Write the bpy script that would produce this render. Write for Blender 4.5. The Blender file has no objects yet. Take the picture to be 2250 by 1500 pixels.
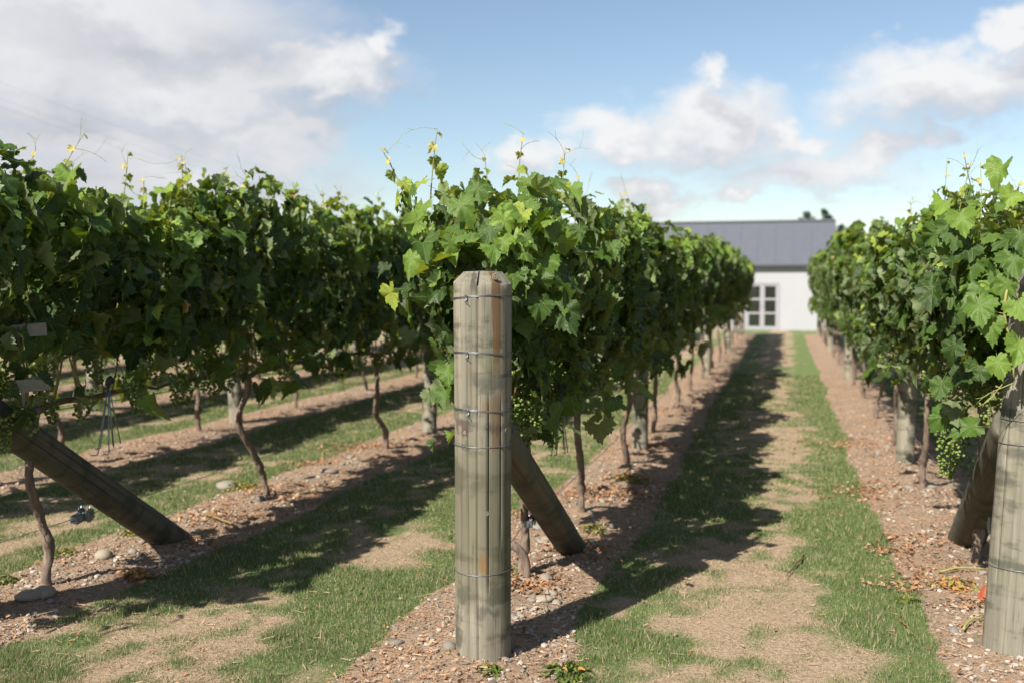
import bpy, math, random
import numpy as np
from mathutils import Vector, Matrix

random.seed(7)
RNG = np.random.default_rng(7)
scene = bpy.context.scene
COL = scene.collection
R = math.radians

# ----------------------------------------------------------------- camera
YAW, PITCH, CAMH, FPX = R(14.9), R(3.1), 1.6, 2250.0
cam = bpy.data.cameras.new("camera")
cam.lens, cam.sensor_width = 36.0, 36.0
cam.clip_start, cam.clip_end = 0.05, 4000
cam.dof.use_dof = True
cam.dof.focus_distance = 4.4
cam.dof.aperture_fstop = 2.0
camo = bpy.data.objects.new("camera", cam)
COL.objects.link(camo)
camo.location = (0, 0, CAMH)
camo.rotation_euler = (R(90) - PITCH, 0, YAW)
scene.camera = camo

# ----------------------------------------------------------------- sun, exposure
SUN_EL, SUN_AZ = R(41), R(23)          # light travels towards azimuth 23 deg right of +Y
sun = bpy.data.lights.new("sun", 'SUN')
sun.energy = 5.0
sun.angle = R(0.53)
sun.color = (1.0, 0.93, 0.82)
suno = bpy.data.objects.new("sun", sun)
COL.objects.link(suno)
LDIR = Vector((math.sin(SUN_AZ) * math.cos(SUN_EL), math.cos(SUN_AZ) * math.cos(SUN_EL), -math.sin(SUN_EL)))
suno.rotation_euler = LDIR.to_track_quat('-Z', 'Y').to_euler()
suno.location = (-8, -15, 20)
vs = scene.view_settings
scene.display_settings.display_device = 'sRGB'
vs.view_transform = 'Standard'
vs.look = 'None'
vs.exposure = 1.0
vs.gamma = 1.0
vs.use_curve_mapping = False
scene.render.film_transparent = False
cy = scene.cycles
cy.max_bounces = 8
cy.diffuse_bounces = 3
cy.glossy_bounces = 2
cy.transmission_bounces = 4
cy.transparent_max_bounces = 6
cy.caustics_reflective = False
cy.caustics_refractive = False
cy.sample_clamp_indirect = 6
try:
    cy.use_denoising = True
    cy.denoiser = 'OPENIMAGEDENOISE'
    cy.denoising_input_passes = 'RGB_ALBEDO_NORMAL'
except Exception:
    pass


# ----------------------------------------------------------------- node helper
class NT:
    def __init__(self, tree):
        self.t = tree
        self.n = tree.nodes
        self.l = tree.links

    def new(self, typ, **kw):
        nd = self.n.new(typ)
        for k, v in kw.items():
            setattr(nd, k, v)
        return nd

    def put(self, sock, v):
        if v is None:
            return
        if hasattr(v, 'is_output'):
            self.l.new(v, sock)
        else:
            if hasattr(sock.default_value, '__len__') and not hasattr(v, '__len__'):
                v = [v] * len(sock.default_value)
            if hasattr(sock.default_value, '__len__') and len(sock.default_value) == 4 and len(v) == 3:
                v = tuple(v) + (1,)
            sock.default_value = v

    def math(self, op, a, b=None, c=None, clamp=False):
        nd = self.new('ShaderNodeMath', operation=op, use_clamp=clamp)
        for i, v in enumerate((a, b, c)):
            self.put(nd.inputs[i], v)
        return nd.outputs[0]

    def vmath(self, op, a, b=None, c=None):
        nd = self.new('ShaderNodeVectorMath', operation=op)
        for i, v in enumerate((a, b, c)):
            self.put(nd.inputs[i], v)
        return nd.outputs['Value'] if op in ('LENGTH', 'DOT_PRODUCT', 'DISTANCE') else nd.outputs[0]

    def mix(self, f, a, b, typ='MIX'):
        nd = self.new('ShaderNodeMix', data_type='RGBA', blend_type=typ)
        self.put(nd.inputs[0], f)
        self.put(nd.inputs[6], a)
        self.put(nd.inputs[7], b)
        return nd.outputs[2]

    def noise(self, vec, scale, detail=4, rough=0.55, dist=0.0):
        nd = self.new('ShaderNodeTexNoise')
        self.put(nd.inputs['Vector'], vec)
        nd.inputs['Scale'].default_value = scale
        nd.inputs['Detail'].default_value = detail
        nd.inputs['Roughness'].default_value = rough
        nd.inputs['Distortion'].default_value = dist
        return nd

    def ramp(self, f, stops, interp='LINEAR'):
        nd = self.new('ShaderNodeValToRGB')
        nd.color_ramp.interpolation = interp
        el = nd.color_ramp.elements
        while len(el) < len(stops):
            el.new(0.5)
        for e, (p, c) in zip(el, stops):
            e.position = p
            e.color = tuple(c) + ((1,) if len(c) == 3 else ())
        self.put(nd.inputs[0], f)
        return nd.outputs[0]

    def sstep(self, v, a, b):
        nd = self.new('ShaderNodeMapRange', interpolation_type='SMOOTHSTEP')
        self.put(nd.inputs[0], v)
        nd.inputs[1].default_value = a
        nd.inputs[2].default_value = b
        return nd.outputs[0]

    def mapping(self, vec, scale=(1, 1, 1), loc=(0, 0, 0)):
        nd = self.new('ShaderNodeMapping')
        self.put(nd.inputs['Vector'], vec)
        nd.inputs['Scale'].default_value = scale
        nd.inputs['Location'].default_value = loc
        return nd.outputs[0]


# ----------------------------------------------------------------- sky
def px_dir(px, py):
    v = Vector(((px - 1125) / FPX, (750 - py) / FPX, -1.0)).normalized()
    return (camo.rotation_euler.to_matrix() @ v)


def px_azel(px, py):
    v = px_dir(px, py)
    return math.degrees(math.atan2(v.x, v.y)), math.degrees(math.asin(v.z))


world = bpy.data.worlds.new("World")
scene.world = world
world.use_nodes = True
W = NT(world.node_tree)
W.n.clear()
wout = W.new('ShaderNodeOutputWorld')
sky = W.new('ShaderNodeTexSky', sky_type='NISHITA')
sky.sun_disc = False
sky.sun_elevation = SUN_EL
sky.sun_rotation = SUN_AZ + math.pi
sky.altitude = 50
sky.air_density = 1.0
sky.dust_density = 0.6
sky.ozone_density = 1.6
bg_sky = W.new('ShaderNodeBackground')
W.put(bg_sky.inputs[0], W.mix(1.0, sky.outputs[0], (1.01, 0.966, 0.918, 1), 'MULTIPLY'))
bg_sky.inputs[1].default_value = 0.074
tc = W.new('ShaderNodeTexCoord').outputs['Generated']
sep = W.new('ShaderNodeSeparateXYZ')
W.put(sep.inputs[0], tc)
az = W.math('MULTIPLY', W.math('ARCTAN2', sep.outputs[0], sep.outputs[1]), 57.29578)
el = W.math('MULTIPLY', W.math('ARCSINE', sep.outputs[2]), 57.29578)
cmb = W.new('ShaderNodeCombineXYZ')
W.put(cmb.inputs[0], az)
W.put(cmb.inputs[1], el)
P = cmb.outputs[0]
stretched = W.vmath('MULTIPLY', tc, (1, 1, 1.7))
nz = W.noise(stretched, 9.0, 7, 0.6)
nzb = W.noise(stretched, 26.0, 5, 0.6)
warp = W.vmath('ADD', W.vmath('MULTIPLY', W.vmath('SUBTRACT', nz.outputs['Color'], (0.5, 0.5, 0.5)), (10, 7.0, 0)),
               W.vmath('MULTIPLY', W.vmath('SUBTRACT', nzb.outputs['Color'], (0.5, 0.5, 0.5)), (3.2, 3.2, 0)))
PW = W.vmath('ADD', P, warp)
CLOUDS = [  # centre x, y and radii in the photograph's pixels, turned into sky directions
    (250, 30, 430, 150), (90, 150, 340, 160), (420, 190, 350, 100), (700, 150, 230, 80), (860, 110, 60, 80),
    (180, 300, 350, 80), (560, 295, 220, 66), (330, 390, 420, 85), (560, 420, 180, 50),
    (1130, 350, 100, 60), (1370, 330, 140, 62), (1560, 285, 190, 85), (1570, 185, 45, 50), (1760, 300, 120, 40),
    (1820, 385, 200, 62), (1970, 340, 90, 55), (1480, 440, 90, 42), (1640, 440, 60, 22),
    (2040, 190, 180, 80), (2190, 170, 160, 90), (2250, 40, 60, 50)]


def cloud_field(p):
    acc = None
    for (cx, cyy, rx, ry) in CLOUDS:
        a, e = px_azel(cx, cyy)
        sx, sy = 39.3 / rx, 39.3 / ry
        ln = W.vmath('LENGTH', W.vmath('MULTIPLY_ADD', p, (sx, sy, 0), (-a * sx, -e * sy, 0)))
        acc = ln if acc is None else W.math('SMOOTH_MIN', acc, ln, 0.25)
    return acc


f0 = cloud_field(PW)
f1 = cloud_field(W.vmath('ADD', PW, (-0.6, 2.2, 0)))
# clouds of the same kind all round the sky outside the part the photograph shows
ng = W.noise(W.vmath('MULTIPLY', tc, (1, 1, 2.0)), 3.2, 7, 0.58)
ca, ce = px_azel(1125, 300)
away = W.sstep(W.vmath('LENGTH', W.vmath('SUBTRACT', P, (ca, ce, 0))), 30, 45)
gen = W.math('MULTIPLY', W.math('SUBTRACT', ng.outputs['Fac'], 0.555), 4.5)
gen = W.math('SUBTRACT', W.math('MULTIPLY', W.math('ADD', gen, 1.0), away), 1.0)
dens = W.math('MAXIMUM', W.math('SUBTRACT', 1.0, f0), gen)
alpha = W.sstep(dens, -0.34, 0.62)
shade = W.math('MULTIPLY_ADD', W.math('SUBTRACT', f1, f0), 0.60, 0.45, clamp=True)
shade = W.math('MULTIPLY_ADD', W.math('SUBTRACT', nz.outputs['Fac'], 0.5), 0.7, shade, clamp=True)
ccol = W.ramp(shade, [(0.0, (0.55, 0.56, 0.61)), (0.45, (0.735, 0.735, 0.77)), (1.0, (0.96, 0.96, 0.96))])
bg_cl = W.new('ShaderNodeBackground')
W.put(bg_cl.inputs[0], ccol)
bg_cl.inputs[1].default_value = 0.485
mixw = W.new('ShaderNodeMixShader')
W.put(mixw.inputs[0], W.math('MULTIPLY', alpha, 0.94))
W.l.new(bg_sky.outputs[0], mixw.inputs[1])
W.l.new(bg_cl.outputs[0], mixw.inputs[2])
W.l.new(mixw.outputs[0], wout.inputs[0])
world.cycles.sampling_method = 'MANUAL'
world.cycles.sample_map_resolution = 512


# ----------------------------------------------------------------- value noise in numpy
def _hash(ix, iy, s):
    h = (ix * 374761393 + iy * 668265263 + s * 974634557) & 0xFFFFFFFF
    h = ((h ^ (h >> 13)) * 1274126177) & 0xFFFFFFFF
    return ((h ^ (h >> 16)) & 0xFFFF) / 65535.0


def vnoise(x, y, s=0):
    x = np.asarray(x, dtype=float)
    y = np.asarray(y, dtype=float)
    ix, iy = np.floor(x).astype(np.int64), np.floor(y).astype(np.int64)
    fx, fy = x - ix, y - iy
    fx, fy = fx * fx * (3 - 2 * fx), fy * fy * (3 - 2 * fy)
    a, b = _hash(ix, iy, s), _hash(ix + 1, iy, s)
    c, d = _hash(ix, iy + 1, s), _hash(ix + 1, iy + 1, s)
    return (a * (1 - fx) + b * fx) * (1 - fy) + (c * (1 - fx) + d * fx) * fy


def fbm(x, y, s=0, o=4):
    t, amp, tot = 0, 1.0, 0
    for i in range(o):
        t = t + amp * vnoise(x * 2 ** i, y * 2 ** i, s + i * 17)
        tot += amp
        amp *= 0.5
    return t / tot


def smooth(x, a, b):
    t = np.clip((np.asarray(x, dtype=float) - a) / (b - a), 0, 1)
    return t * t * (3 - 2 * t)


# ----------------------------------------------------------------- mesh helpers
def mesh(name, V, F, mat=None, uv=None, attrs=None, smooth_=True, mats=None, mi=None):
    V = np.asarray(V, dtype=np.float32)
    F = np.asarray(F, dtype=np.int32)
    m = bpy.data.meshes.new(name)
    k = F.shape[1]
    m.vertices.add(len(V))
    m.vertices.foreach_set('co', V.ravel())
    m.loops.add(F.size)
    m.loops.foreach_set('vertex_index', F.ravel())
    m.polygons.add(len(F))
    m.polygons.foreach_set('loop_start', np.arange(0, F.size, k, dtype=np.int32))
    m.polygons.foreach_set('use_smooth', np.full(len(F), smooth_, dtype=bool))
    if mi is not None:
        m.polygons.foreach_set('material_index', np.asarray(mi, dtype=np.int32))
    if uv is not None:
        l = m.uv_layers.new(name='UVMap')
        l.data.foreach_set('uv', np.asarray(uv, dtype=np.float32)[F.ravel()].ravel())
    for an, av in (attrs or {}).items():
        a = m.attributes.new(an, 'FLOAT', 'POINT')
        a.data.foreach_set('value', np.asarray(av, dtype=np.float32))
    for mm in (mats or ([mat] if mat else [])):
        m.materials.append(mm)
    m.update()
    m.validate()
    return m


def link(name, data, parent=None, loc=None, rot=None, mat4=None, label=None, cat=None, group=None, kind=None):
    o = bpy.data.objects.new(name, data)
    COL.objects.link(o)
    if parent is not None:
        o.parent = parent
    if mat4 is not None:
        o.matrix_basis = mat4
    if loc is not None:
        o.location = loc
    if rot is not None:
        o.rotation_euler = rot
    if label:
        o['label'] = label
    if cat:
        o['category'] = cat
    if group:
        o['group'] = group
    if kind:
        o['kind'] = kind
    return o


class Geo:
    """collects triangles"""

    def __init__(self):
        self.V, self.F, self.n, self.A = [], [], 0, []

    def add(self, V, F, a=0.0):
        V = np.asarray(V, dtype=float).reshape(-1, 3)
        F = np.asarray(F, dtype=np.int64)
        if F.shape[1] == 4:
            F = np.concatenate([F[:, [0, 1, 2]], F[:, [0, 2, 3]]])
        self.V.append(V)
        self.F.append(F + self.n)
        self.A.append(np.full(len(V), a))
        self.n += len(V)

    def box(self, lo, hi, a=0.0):
        x0, y0, z0 = lo
        x1, y1, z1 = hi
        V = [(x0, y0, z0), (x1, y0, z0), (x1, y1, z0), (x0, y1, z0), (x0, y0, z1), (x1, y0, z1), (x1, y1, z1), (x0, y1, z1)]
        F = [(0, 3, 2, 1), (4, 5, 6, 7), (0, 1, 5, 4), (1, 2, 6, 5), (2, 3, 7, 6), (3, 0, 4, 7)]
        self.add(V, F, a)

    def tube(self, pts, rad, k=8, cap=True, a=0.0):
        V, F = tube(pts, rad, k, cap)
        self.add(V, F, a)

    def data(self, name, mat, smooth_=True, attr=None):
        V, F = np.concatenate(self.V), np.concatenate(self.F)
        return mesh(name, V, F, mat, smooth_=smooth_, attrs={attr: np.concatenate(self.A)} if attr else None)


def tube(pts, rad, k=8, cap=True):
    pts = np.asarray(pts, dtype=float)
    n = len(pts)
    rad = np.full(n, rad) if np.isscalar(rad) else np.asarray(rad, dtype=float)
    T = np.gradient(pts, axis=0)
    T /= np.linalg.norm(T, axis=1, keepdims=True) + 1e-12
    u = np.cross(T[0], (0, 0, 1) if abs(T[0][2]) < 0.9 else (1, 0, 0))
    u /= np.linalg.norm(u)
    V = []
    ang = np.arange(k) / k * 2 * np.pi
    for i in range(n):
        u = u - T[i] * np.dot(u, T[i])
        u /= np.linalg.norm(u) + 1e-12
        v = np.cross(T[i], u)
        V.append(pts[i] + rad[i] * (np.cos(ang)[:, None] * u + np.sin(ang)[:, None] * v))
    V = np.concatenate(V)
    F = []
    for i in range(n - 1):
        for j in range(k):
            a, b = i * k + j, i * k + (j + 1) % k
            F += [(a, b, b + k), (a, b + k, a + k)]
    if cap:
        V = np.concatenate([V, pts[:1], pts[-1:]])
        c0, c1 = n * k, n * k + 1
        for j in range(k):
            F.append((c0, (j + 1) % k, j))
            F.append((c1, (n - 1) * k + j, (n - 1) * k + (j + 1) % k))
    return V, np.array(F)


def spline(ctrl, n):
    """Catmull-Rom through control points"""
    c = np.asarray(ctrl, dtype=float)
    c = np.vstack([2 * c[0] - c[1], c, 2 * c[-1] - c[-2]])
    out = []
    m = len(c) - 3
    for t in np.linspace(0, m - 1e-6, n):
        i = int(t)
        f = t - i
        p0, p1, p2, p3 = c[i:i + 4]
        out.append(0.5 * ((2 * p1) + (-p0 + p2) * f + (2 * p0 - 5 * p1 + 4 * p2 - p3) * f * f + (-p0 + 3 * p1 - 3 * p2 + p3) * f ** 3))
    return np.array(out)


# ----------------------------------------------------------------- materials
def new_mat(name):
    m = bpy.data.materials.new(name)
    m.use_nodes = True
    t = NT(m.node_tree)
    t.n.clear()
    out = t.new('ShaderNodeOutputMaterial')
    b = t.new('ShaderNodeBsdfPrincipled')
    t.l.new(b.outputs[0], out.inputs[0])
    return m, t, b, out


def bump(t, b, h, strength=0.4, dist=0.01):
    nd = t.new('ShaderNodeBump')
    nd.inputs['Strength'].default_value = strength
    nd.inputs['Distance'].default_value = dist
    t.put(nd.inputs['Height'], h)
    t.l.new(nd.outputs[0], b.inputs['Normal'])


def attr(t, name):
    nd = t.new('ShaderNodeAttribute', attribute_name=name)
    return nd.outputs['Fac']


def simple_mat(name, col, rough=0.6, metal=0.0, var=0.25, scale=30):
    m, t, b, _ = new_mat(name)
    co = t.new('ShaderNodeTexCoord').outputs['Object']
    n = t.noise(co, scale, 5, 0.6)
    c2 = tuple(c * (1 - var) for c in col)
    c3 = tuple(min(1, c * (1 + var)) for c in col)
    t.put(b.inputs['Base Color'], t.ramp(n.outputs['Fac'], [(0.3, c2), (0.7, c3)]))
    b.inputs['Roughness'].default_value = rough
    b.inputs['Metallic'].default_value = metal
    bump(t, b, n.outputs['Fac'], 0.15, 0.003)
    return m


def make_leaf_mat():
    m, t, b, out = new_mat('vine_leaf')
    tint = attr(t, 'tint')
    oi = t.new('ShaderNodeObjectInfo')
    uv = t.new('ShaderNodeTexCoord').outputs['UV']
    geo = t.new('ShaderNodeNewGeometry')
    s = t.new('ShaderNodeSeparateXYZ')
    t.put(s.inputs[0], uv)
    ax = t.math('ABSOLUTE', s.outputs[0])
    y = s.outputs[1]

    def vein(deg):
        a = R(deg)
        return t.math('ABSOLUTE', t.math('SUBTRACT', t.math('MULTIPLY', ax, math.cos(a)), t.math('MULTIPLY', y, math.sin(a))))
    vd = t.math('MINIMUM', t.math('MINIMUM', ax, vein(38)), vein(78))
    # side veins
    w = t.math('ABSOLUTE', t.math('SINE', t.math('MULTIPLY', t.math('SUBTRACT', y, t.math('MULTIPLY', ax, 0.8)), 34.0)))
    vm = t.math('SUBTRACT', 1.0, t.sstep(vd, 0.003, 0.016))
    vm2 = t.math('MULTIPLY', t.math('SUBTRACT', 1.0, t.sstep(w, 0.0, 0.22)), 0.35)
    veins = t.math('MAXIMUM', vm, vm2)
    pos = t.new('ShaderNodeTexCoord').outputs['Object']
    n = t.noise(pos, 9.0, 3, 0.6)
    tt = t.math('ADD', tint, t.math('MULTIPLY', t.math('SUBTRACT', n.outputs['Fac'], 0.5), 0.25), clamp=True)
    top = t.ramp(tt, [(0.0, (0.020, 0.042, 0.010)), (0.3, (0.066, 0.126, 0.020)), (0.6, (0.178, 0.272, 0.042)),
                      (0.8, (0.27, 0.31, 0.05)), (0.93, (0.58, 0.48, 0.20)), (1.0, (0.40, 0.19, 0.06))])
    top = t.mix(t.math('MULTIPLY', veins, 0.5), top, (0.20, 0.26, 0.08, 1))
    back = t.mix(0.55, top, (0.22, 0.26, 0.15, 1))
    base = t.mix(geo.outputs['Backfacing'], top, back)
    t.put(b.inputs['Base Color'], base)
    b.inputs['Roughness'].default_value = 0.44
    b.inputs['Specular IOR Level'].default_value = 0.30
    nf = t.noise(uv, 14.0, 3, 0.6)
    h = t.math('SUBTRACT', nf.outputs['Fac'], t.math('MULTIPLY', veins, 0.8))
    bump(t, b, h, 0.55, 0.006)
    tr = t.new('ShaderNodeBsdfTranslucent')
    t.put(tr.inputs[0], t.mix(1.0, base, (2.0, 1.8, 0.25, 1), 'MULTIPLY'))
    mx = t.new('ShaderNodeMixShader')
    mx.inputs[0].default_value = 0.27
    t.l.new(b.outputs[0], mx.inputs[1])
    t.l.new(tr.outputs[0], mx.inputs[2])
    t.l.new(mx.outputs[0], out.inputs[0])
    return m


def make_wood_mat(name, tone=1.0, green=0.5, hero=False):
    m, t, b, _ = new_mat(name)
    tone = tone * 0.64
    co = t.new('ShaderNodeTexCoord').outputs['Object']
    oi = t.new('ShaderNodeObjectInfo').outputs['Random']
    off = t.new('ShaderNodeCombineXYZ')
    t.put(off.inputs[2], t.math('MULTIPLY', oi, 7.3))
    co0 = co
    co = t.vmath('ADD', co, off.outputs[0])
    grain = t.noise(t.mapping(co, (115, 115, 1.9)), 1.0, 6, 0.66, 0.5)
    streak = t.noise(t.mapping(co, (16, 16, 0.7)), 1.0, 4, 0.6, 0.4)
    blot = t.noise(t.mapping(co, (5, 5, 4)), 1.0, 5, 0.65, 0.5)
    band = t.noise(t.mapping(co, (3, 3, 14)), 1.0, 4, 0.6)
    sz = t.new('ShaderNodeSeparateXYZ')
    t.put(sz.inputs[0], co)
    pale, grey = (0.36 * tone, 0.325 * tone, 0.255 * tone), (0.20 * tone, 0.193 * tone, 0.15 * tone)
    c = t.ramp(streak.outputs['Fac'], [(0.3, grey), (0.62, pale)])
    c = t.mix(t.math('MULTIPLY', t.sstep(blot.outputs['Fac'], 0.45, 0.75), green), c, (0.15 * tone, 0.165 * tone, 0.085 * tone, 1))
    brown = t.noise(t.mapping(co, (22, 22, 0.9), (3, 1, 5)), 1.0, 3, 0.5)
    c = t.mix(t.math('MULTIPLY', t.sstep(brown.outputs['Fac'], 0.60, 0.70), 0.55), c, (0.20 * tone, 0.115 * tone, 0.05 * tone, 1))
    c = t.mix(t.math('MULTIPLY', t.sstep(t.math('MULTIPLY', band.outputs['Fac'], blot.outputs['Fac']), 0.235, 0.34), 0.72), c, (0.048, 0.050, 0.038, 1))
    if hero:        # stains of this one post: a long brown run, grey bands, an orange lichen spot
        s0 = t.new('ShaderNodeSeparateXYZ')
        t.put(s0.inputs[0], co0)
        an = t.math('ARCTAN2', s0.outputs[1], s0.outputs[0])
        wob = t.noise(t.mapping(co0, (30, 30, 2.5)), 1.0, 4, 0.6)
        an = t.math('ADD', an, t.math('MULTIPLY', t.math('SUBTRACT', wob.outputs['Fac'], 0.5), 0.45))
        z_ = t.math('ADD', s0.outputs[2], t.math('MULTIPLY', t.math('SUBTRACT', blot.outputs['Fac'], 0.5), 0.30))

        def spot(a0, da, z0, z1, dz, col, amt):
            nonlocal c
            ma = t.math('SUBTRACT', 1.0, t.sstep(t.math('ABSOLUTE', t.math('SUBTRACT', an, a0)), da * 0.55, da))
            mz = t.math('MULTIPLY', t.sstep(z_, z0 - dz, z0 + dz), t.math('SUBTRACT', 1.0, t.sstep(z_, z1 - dz, z1 + dz)))
            c = t.mix(t.math('MULTIPLY', t.math('MULTIPLY', ma, mz), amt), c, col + (1,))
        spot(-0.82, 0.20, 1.24, 1.66, 0.06, (0.109, 0.059, 0.022), 0.85)
        spot(-0.78, 0.20, 0.86, 1.12, 0.06, (0.115, 0.067, 0.029), 0.7)
        spot(-1.15, 0.25, 1.00, 1.08, 0.03, (0.173, 0.096, 0.051), 0.6)
        spot(-1.62, 0.09, 1.50, 1.64, 0.03, (0.032, 0.032, 0.029), 0.75)
        spot(-1.10, 0.75, 1.155, 1.205, 0.02, (0.054, 0.054, 0.045), 0.62)
        spot(-0.85, 0.55, 0.93, 0.965, 0.015, (0.045, 0.038, 0.032), 0.65)
        spot(-2.20, 0.40, 0.94, 0.99, 0.015, (0.077, 0.038, 0.026), 0.7)
        spot(-1.25, 0.13, 0.36, 0.43, 0.02, (0.288, 0.128, 0.029), 0.8)
        spot(-1.30, 1.80, 0.30, 0.86, 0.14, (0.090, 0.085, 0.050), 0.62)
        spot(-1.05, 0.55, 0.165, 0.205, 0.015, (0.054, 0.051, 0.042), 0.6)
        spot(-1.75, 0.40, 0.20, 0.32, 0.04, (0.077, 0.074, 0.051), 0.5)
    c = t.mix(t.math('MULTIPLY', t.sstep(grain.outputs['Fac'], 0.54, 0.70), 0.7), c, (0.048, 0.042, 0.032, 1))
    t.put(b.inputs['Base Color'], c)
    b.inputs['Roughness'].default_value = 0.85
    b.inputs['Specular IOR Level'].default_value = 0.25
    bump(t, b, t.math('SUBTRACT', 1.0, grain.outputs['Fac']), 0.55, 0.004)
    return m


def make_ground_mat():
    m, t, b, _ = new_mat('ground')
    co = t.new('ShaderNodeTexCoord').outputs['Object']
    soil, dry = attr(t, 'soil'), attr(t, 'dry')
    nf = t.noise(co, 55, 5, 0.7)
    nm = t.noise(co, 9, 5, 0.65)
    ns = t.noise(co, 2.3, 4, 0.6)
    soilc = t.ramp(nf.outputs['Fac'], [(0.25, (0.128, 0.080, 0.051)), (0.5, (0.315, 0.215, 0.147)), (0.75, (0.45, 0.34, 0.25))])
    soilc = t.mix(t.sstep(nm.outputs['Fac'], 0.5, 0.75), soilc, (0.25, 0.165, 0.11, 1))
    soilc = t.mix(t.math('MULTIPLY', t.sstep(ns.outputs['Fac'], 0.45, 0.65), 0.5), soilc, t.ramp(nf.outputs['Fac'], [(0.3, (0.13, 0.105, 0.08)), (0.7, (0.30, 0.255, 0.205))]))
    grassc = t.ramp(nf.outputs['Fac'], [(0.25, (0.062, 0.090, 0.033)), (0.5, (0.132, 0.176, 0.064)), (0.78, (0.22, 0.245, 0.11))])
    strawc = t.ramp(nf.outputs['Fac'], [(0.25, (0.16, 0.115, 0.07)), (0.5, (0.34, 0.255, 0.175)), (0.75, (0.48, 0.37, 0.27))])
    dd = t.math('ADD', dry, t.math('MULTIPLY', t.math('SUBTRACT', nm.outputs['Fac'], 0.5), 0.5), clamp=True)
    g = t.mix(t.sstep(dd, 0.15, 0.85), grassc, strawc)
    sm = t.sstep(t.math('ADD', soil, t.math('MULTIPLY', t.math('SUBTRACT', nf.outputs['Fac'], 0.5), 0.6)), 0.4, 0.6)
    t.put(b.inputs['Base Color'], t.mix(sm, g, soilc))
    b.inputs['Roughness'].default_value = 0.95
    b.inputs['Specular IOR Level'].default_value = 0.15
    bump(t, b, nf.outputs['Fac'], 0.9, 0.02)
    return m


def make_attr_mat(name, stops, rough=0.8, transl=0.0, an='tint'):
    m, t, b, out = new_mat(name)
    c = t.ramp(attr(t, an), stops)
    t.put(b.inputs['Base Color'], c)
    b.inputs['Roughness'].default_value = rough
    b.inputs['Specular IOR Level'].default_value = 0.25
    if transl:
        tr = t.new('ShaderNodeBsdfTranslucent')
        t.put(tr.inputs[0], c)
        mx = t.new('ShaderNodeMixShader')
        mx.inputs[0].default_value = transl
        t.l.new(b.outputs[0], mx.inputs[1])
        t.l.new(tr.outputs[0], mx.inputs[2])
        t.l.new(mx.outputs[0], out.inputs[0])
    return m


def make_stone_mat():
    m, t, b, _ = new_mat('stone')
    co = t.new('ShaderNodeTexCoord').outputs['Object']
    r = t.new('ShaderNodeObjectInfo').outputs['Random']
    n = t.noise(co, 40, 5, 0.65)
    c = t.ramp(r, [(0.0, (0.128, 0.118, 0.102)), (0.3, (0.218, 0.192, 0.154)), (0.6, (0.269, 0.230, 0.173)), (0.8, (0.160, 0.160, 0.160)), (1.0, (0.230, 0.160, 0.109))])
    c = t.mix(t.math('MULTIPLY', t.sstep(n.outputs['Fac'], 0.45, 0.75), 0.5), c, (0.083, 0.077, 0.064, 1))
    t.put(b.inputs['Base Color'], c)
    b.inputs['Roughness'].default_value = 0.8
    bump(t, b, n.outputs['Fac'], 0.35, 0.004)
    return m


def make_bark_mat():
    m, t, b, _ = new_mat('vine_bark')
    co = t.new('ShaderNodeTexCoord').outputs['Object']
    n = t.noise(t.mapping(co, (60, 60, 9)), 1.0, 6, 0.65, 0.5)
    n2 = t.noise(co, 14, 3)
    c = t.ramp(n.outputs['Fac'], [(0.3, (0.058, 0.038, 0.029)), (0.52, (0.173, 0.125, 0.093)), (0.75, (0.275, 0.214, 0.173))])
    c = t.mix(t.math('MULTIPLY', n2.outputs['Fac'], 0.4), c, (0.141, 0.115, 0.096, 1))
    t.put(b.inputs['Base Color'], c)
    b.inputs['Roughness'].default_value = 0.9
    bump(t, b, n.outputs['Fac'], 0.8, 0.008)
    return m


def make_wall_mat():
    m, t, b, _ = new_mat('white_wall')
    co = t.new('ShaderNodeTexCoord').outputs['Object']
    n = t.noise(co, 1.2, 6, 0.6)
    t.put(b.inputs['Base Color'], t.ramp(n.outputs['Fac'], [(0.3, (0.300, 0.304, 0.328)), (0.7, (0.314, 0.318, 0.342))]))
    b.inputs['Roughness'].default_value = 0.75
    return m


M = {}
M['leaf'] = make_leaf_mat()
M['wood'] = make_wood_mat('weathered_post_wood', 1.0, 0.55)
M['brace_wood'] = make_wood_mat('brace_wood', 0.50, 0.6)
M['post_wood'] = make_wood_mat('inner_post_wood', 1.15, 0.3)
M['hero_wood'] = make_wood_mat('front_post_wood', 0.94, 0.7, True)
M['ground'] = make_ground_mat()
M['stone'] = make_stone_mat()
M['bark'] = make_bark_mat()
M['wall'] = make_wall_mat()
M['wire'] = simple_mat('galvanised_wire', (0.192, 0.205, 0.224), 0.42, 0.75, 0.2, 60)
M['steel'] = simple_mat('galvanised_steel', (0.230, 0.269, 0.301), 0.42, 0.8, 0.3, 60)
M['plastic'] = simple_mat('weathered_plastic', (0.17, 0.17, 0.16), 0.6, 0.0, 0.2, 40)
M['roof'] = simple_mat('grey_roof_metal', (0.090, 0.097, 0.118), 0.6, 0.0, 0.05, 3)
M['gutter'] = simple_mat('dark_gutter', (0.022, 0.029, 0.032), 0.5, 0.0, 0.1, 5)
M['frame'] = simple_mat('door_frame_paint', (0.268, 0.262, 0.285), 0.5, 0.0, 0.03, 5)
M['terracotta'] = simple_mat('terracotta', (0.352, 0.083, 0.038), 0.8, 0.0, 0.15, 20)
M['cane'] = make_attr_mat('vine_cane', [(0.0, (0.13, 0.085, 0.05)), (0.4, (0.20, 0.15, 0.06)), (1.0, (0.24, 0.28, 0.08))], 0.6)
M['grape'] = make_attr_mat('green_grape', [(0.0, (0.08, 0.13, 0.025)), (0.6, (0.15, 0.215, 0.05)), (1.0, (0.25, 0.29, 0.10))], 0.45, 0.2)
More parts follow.
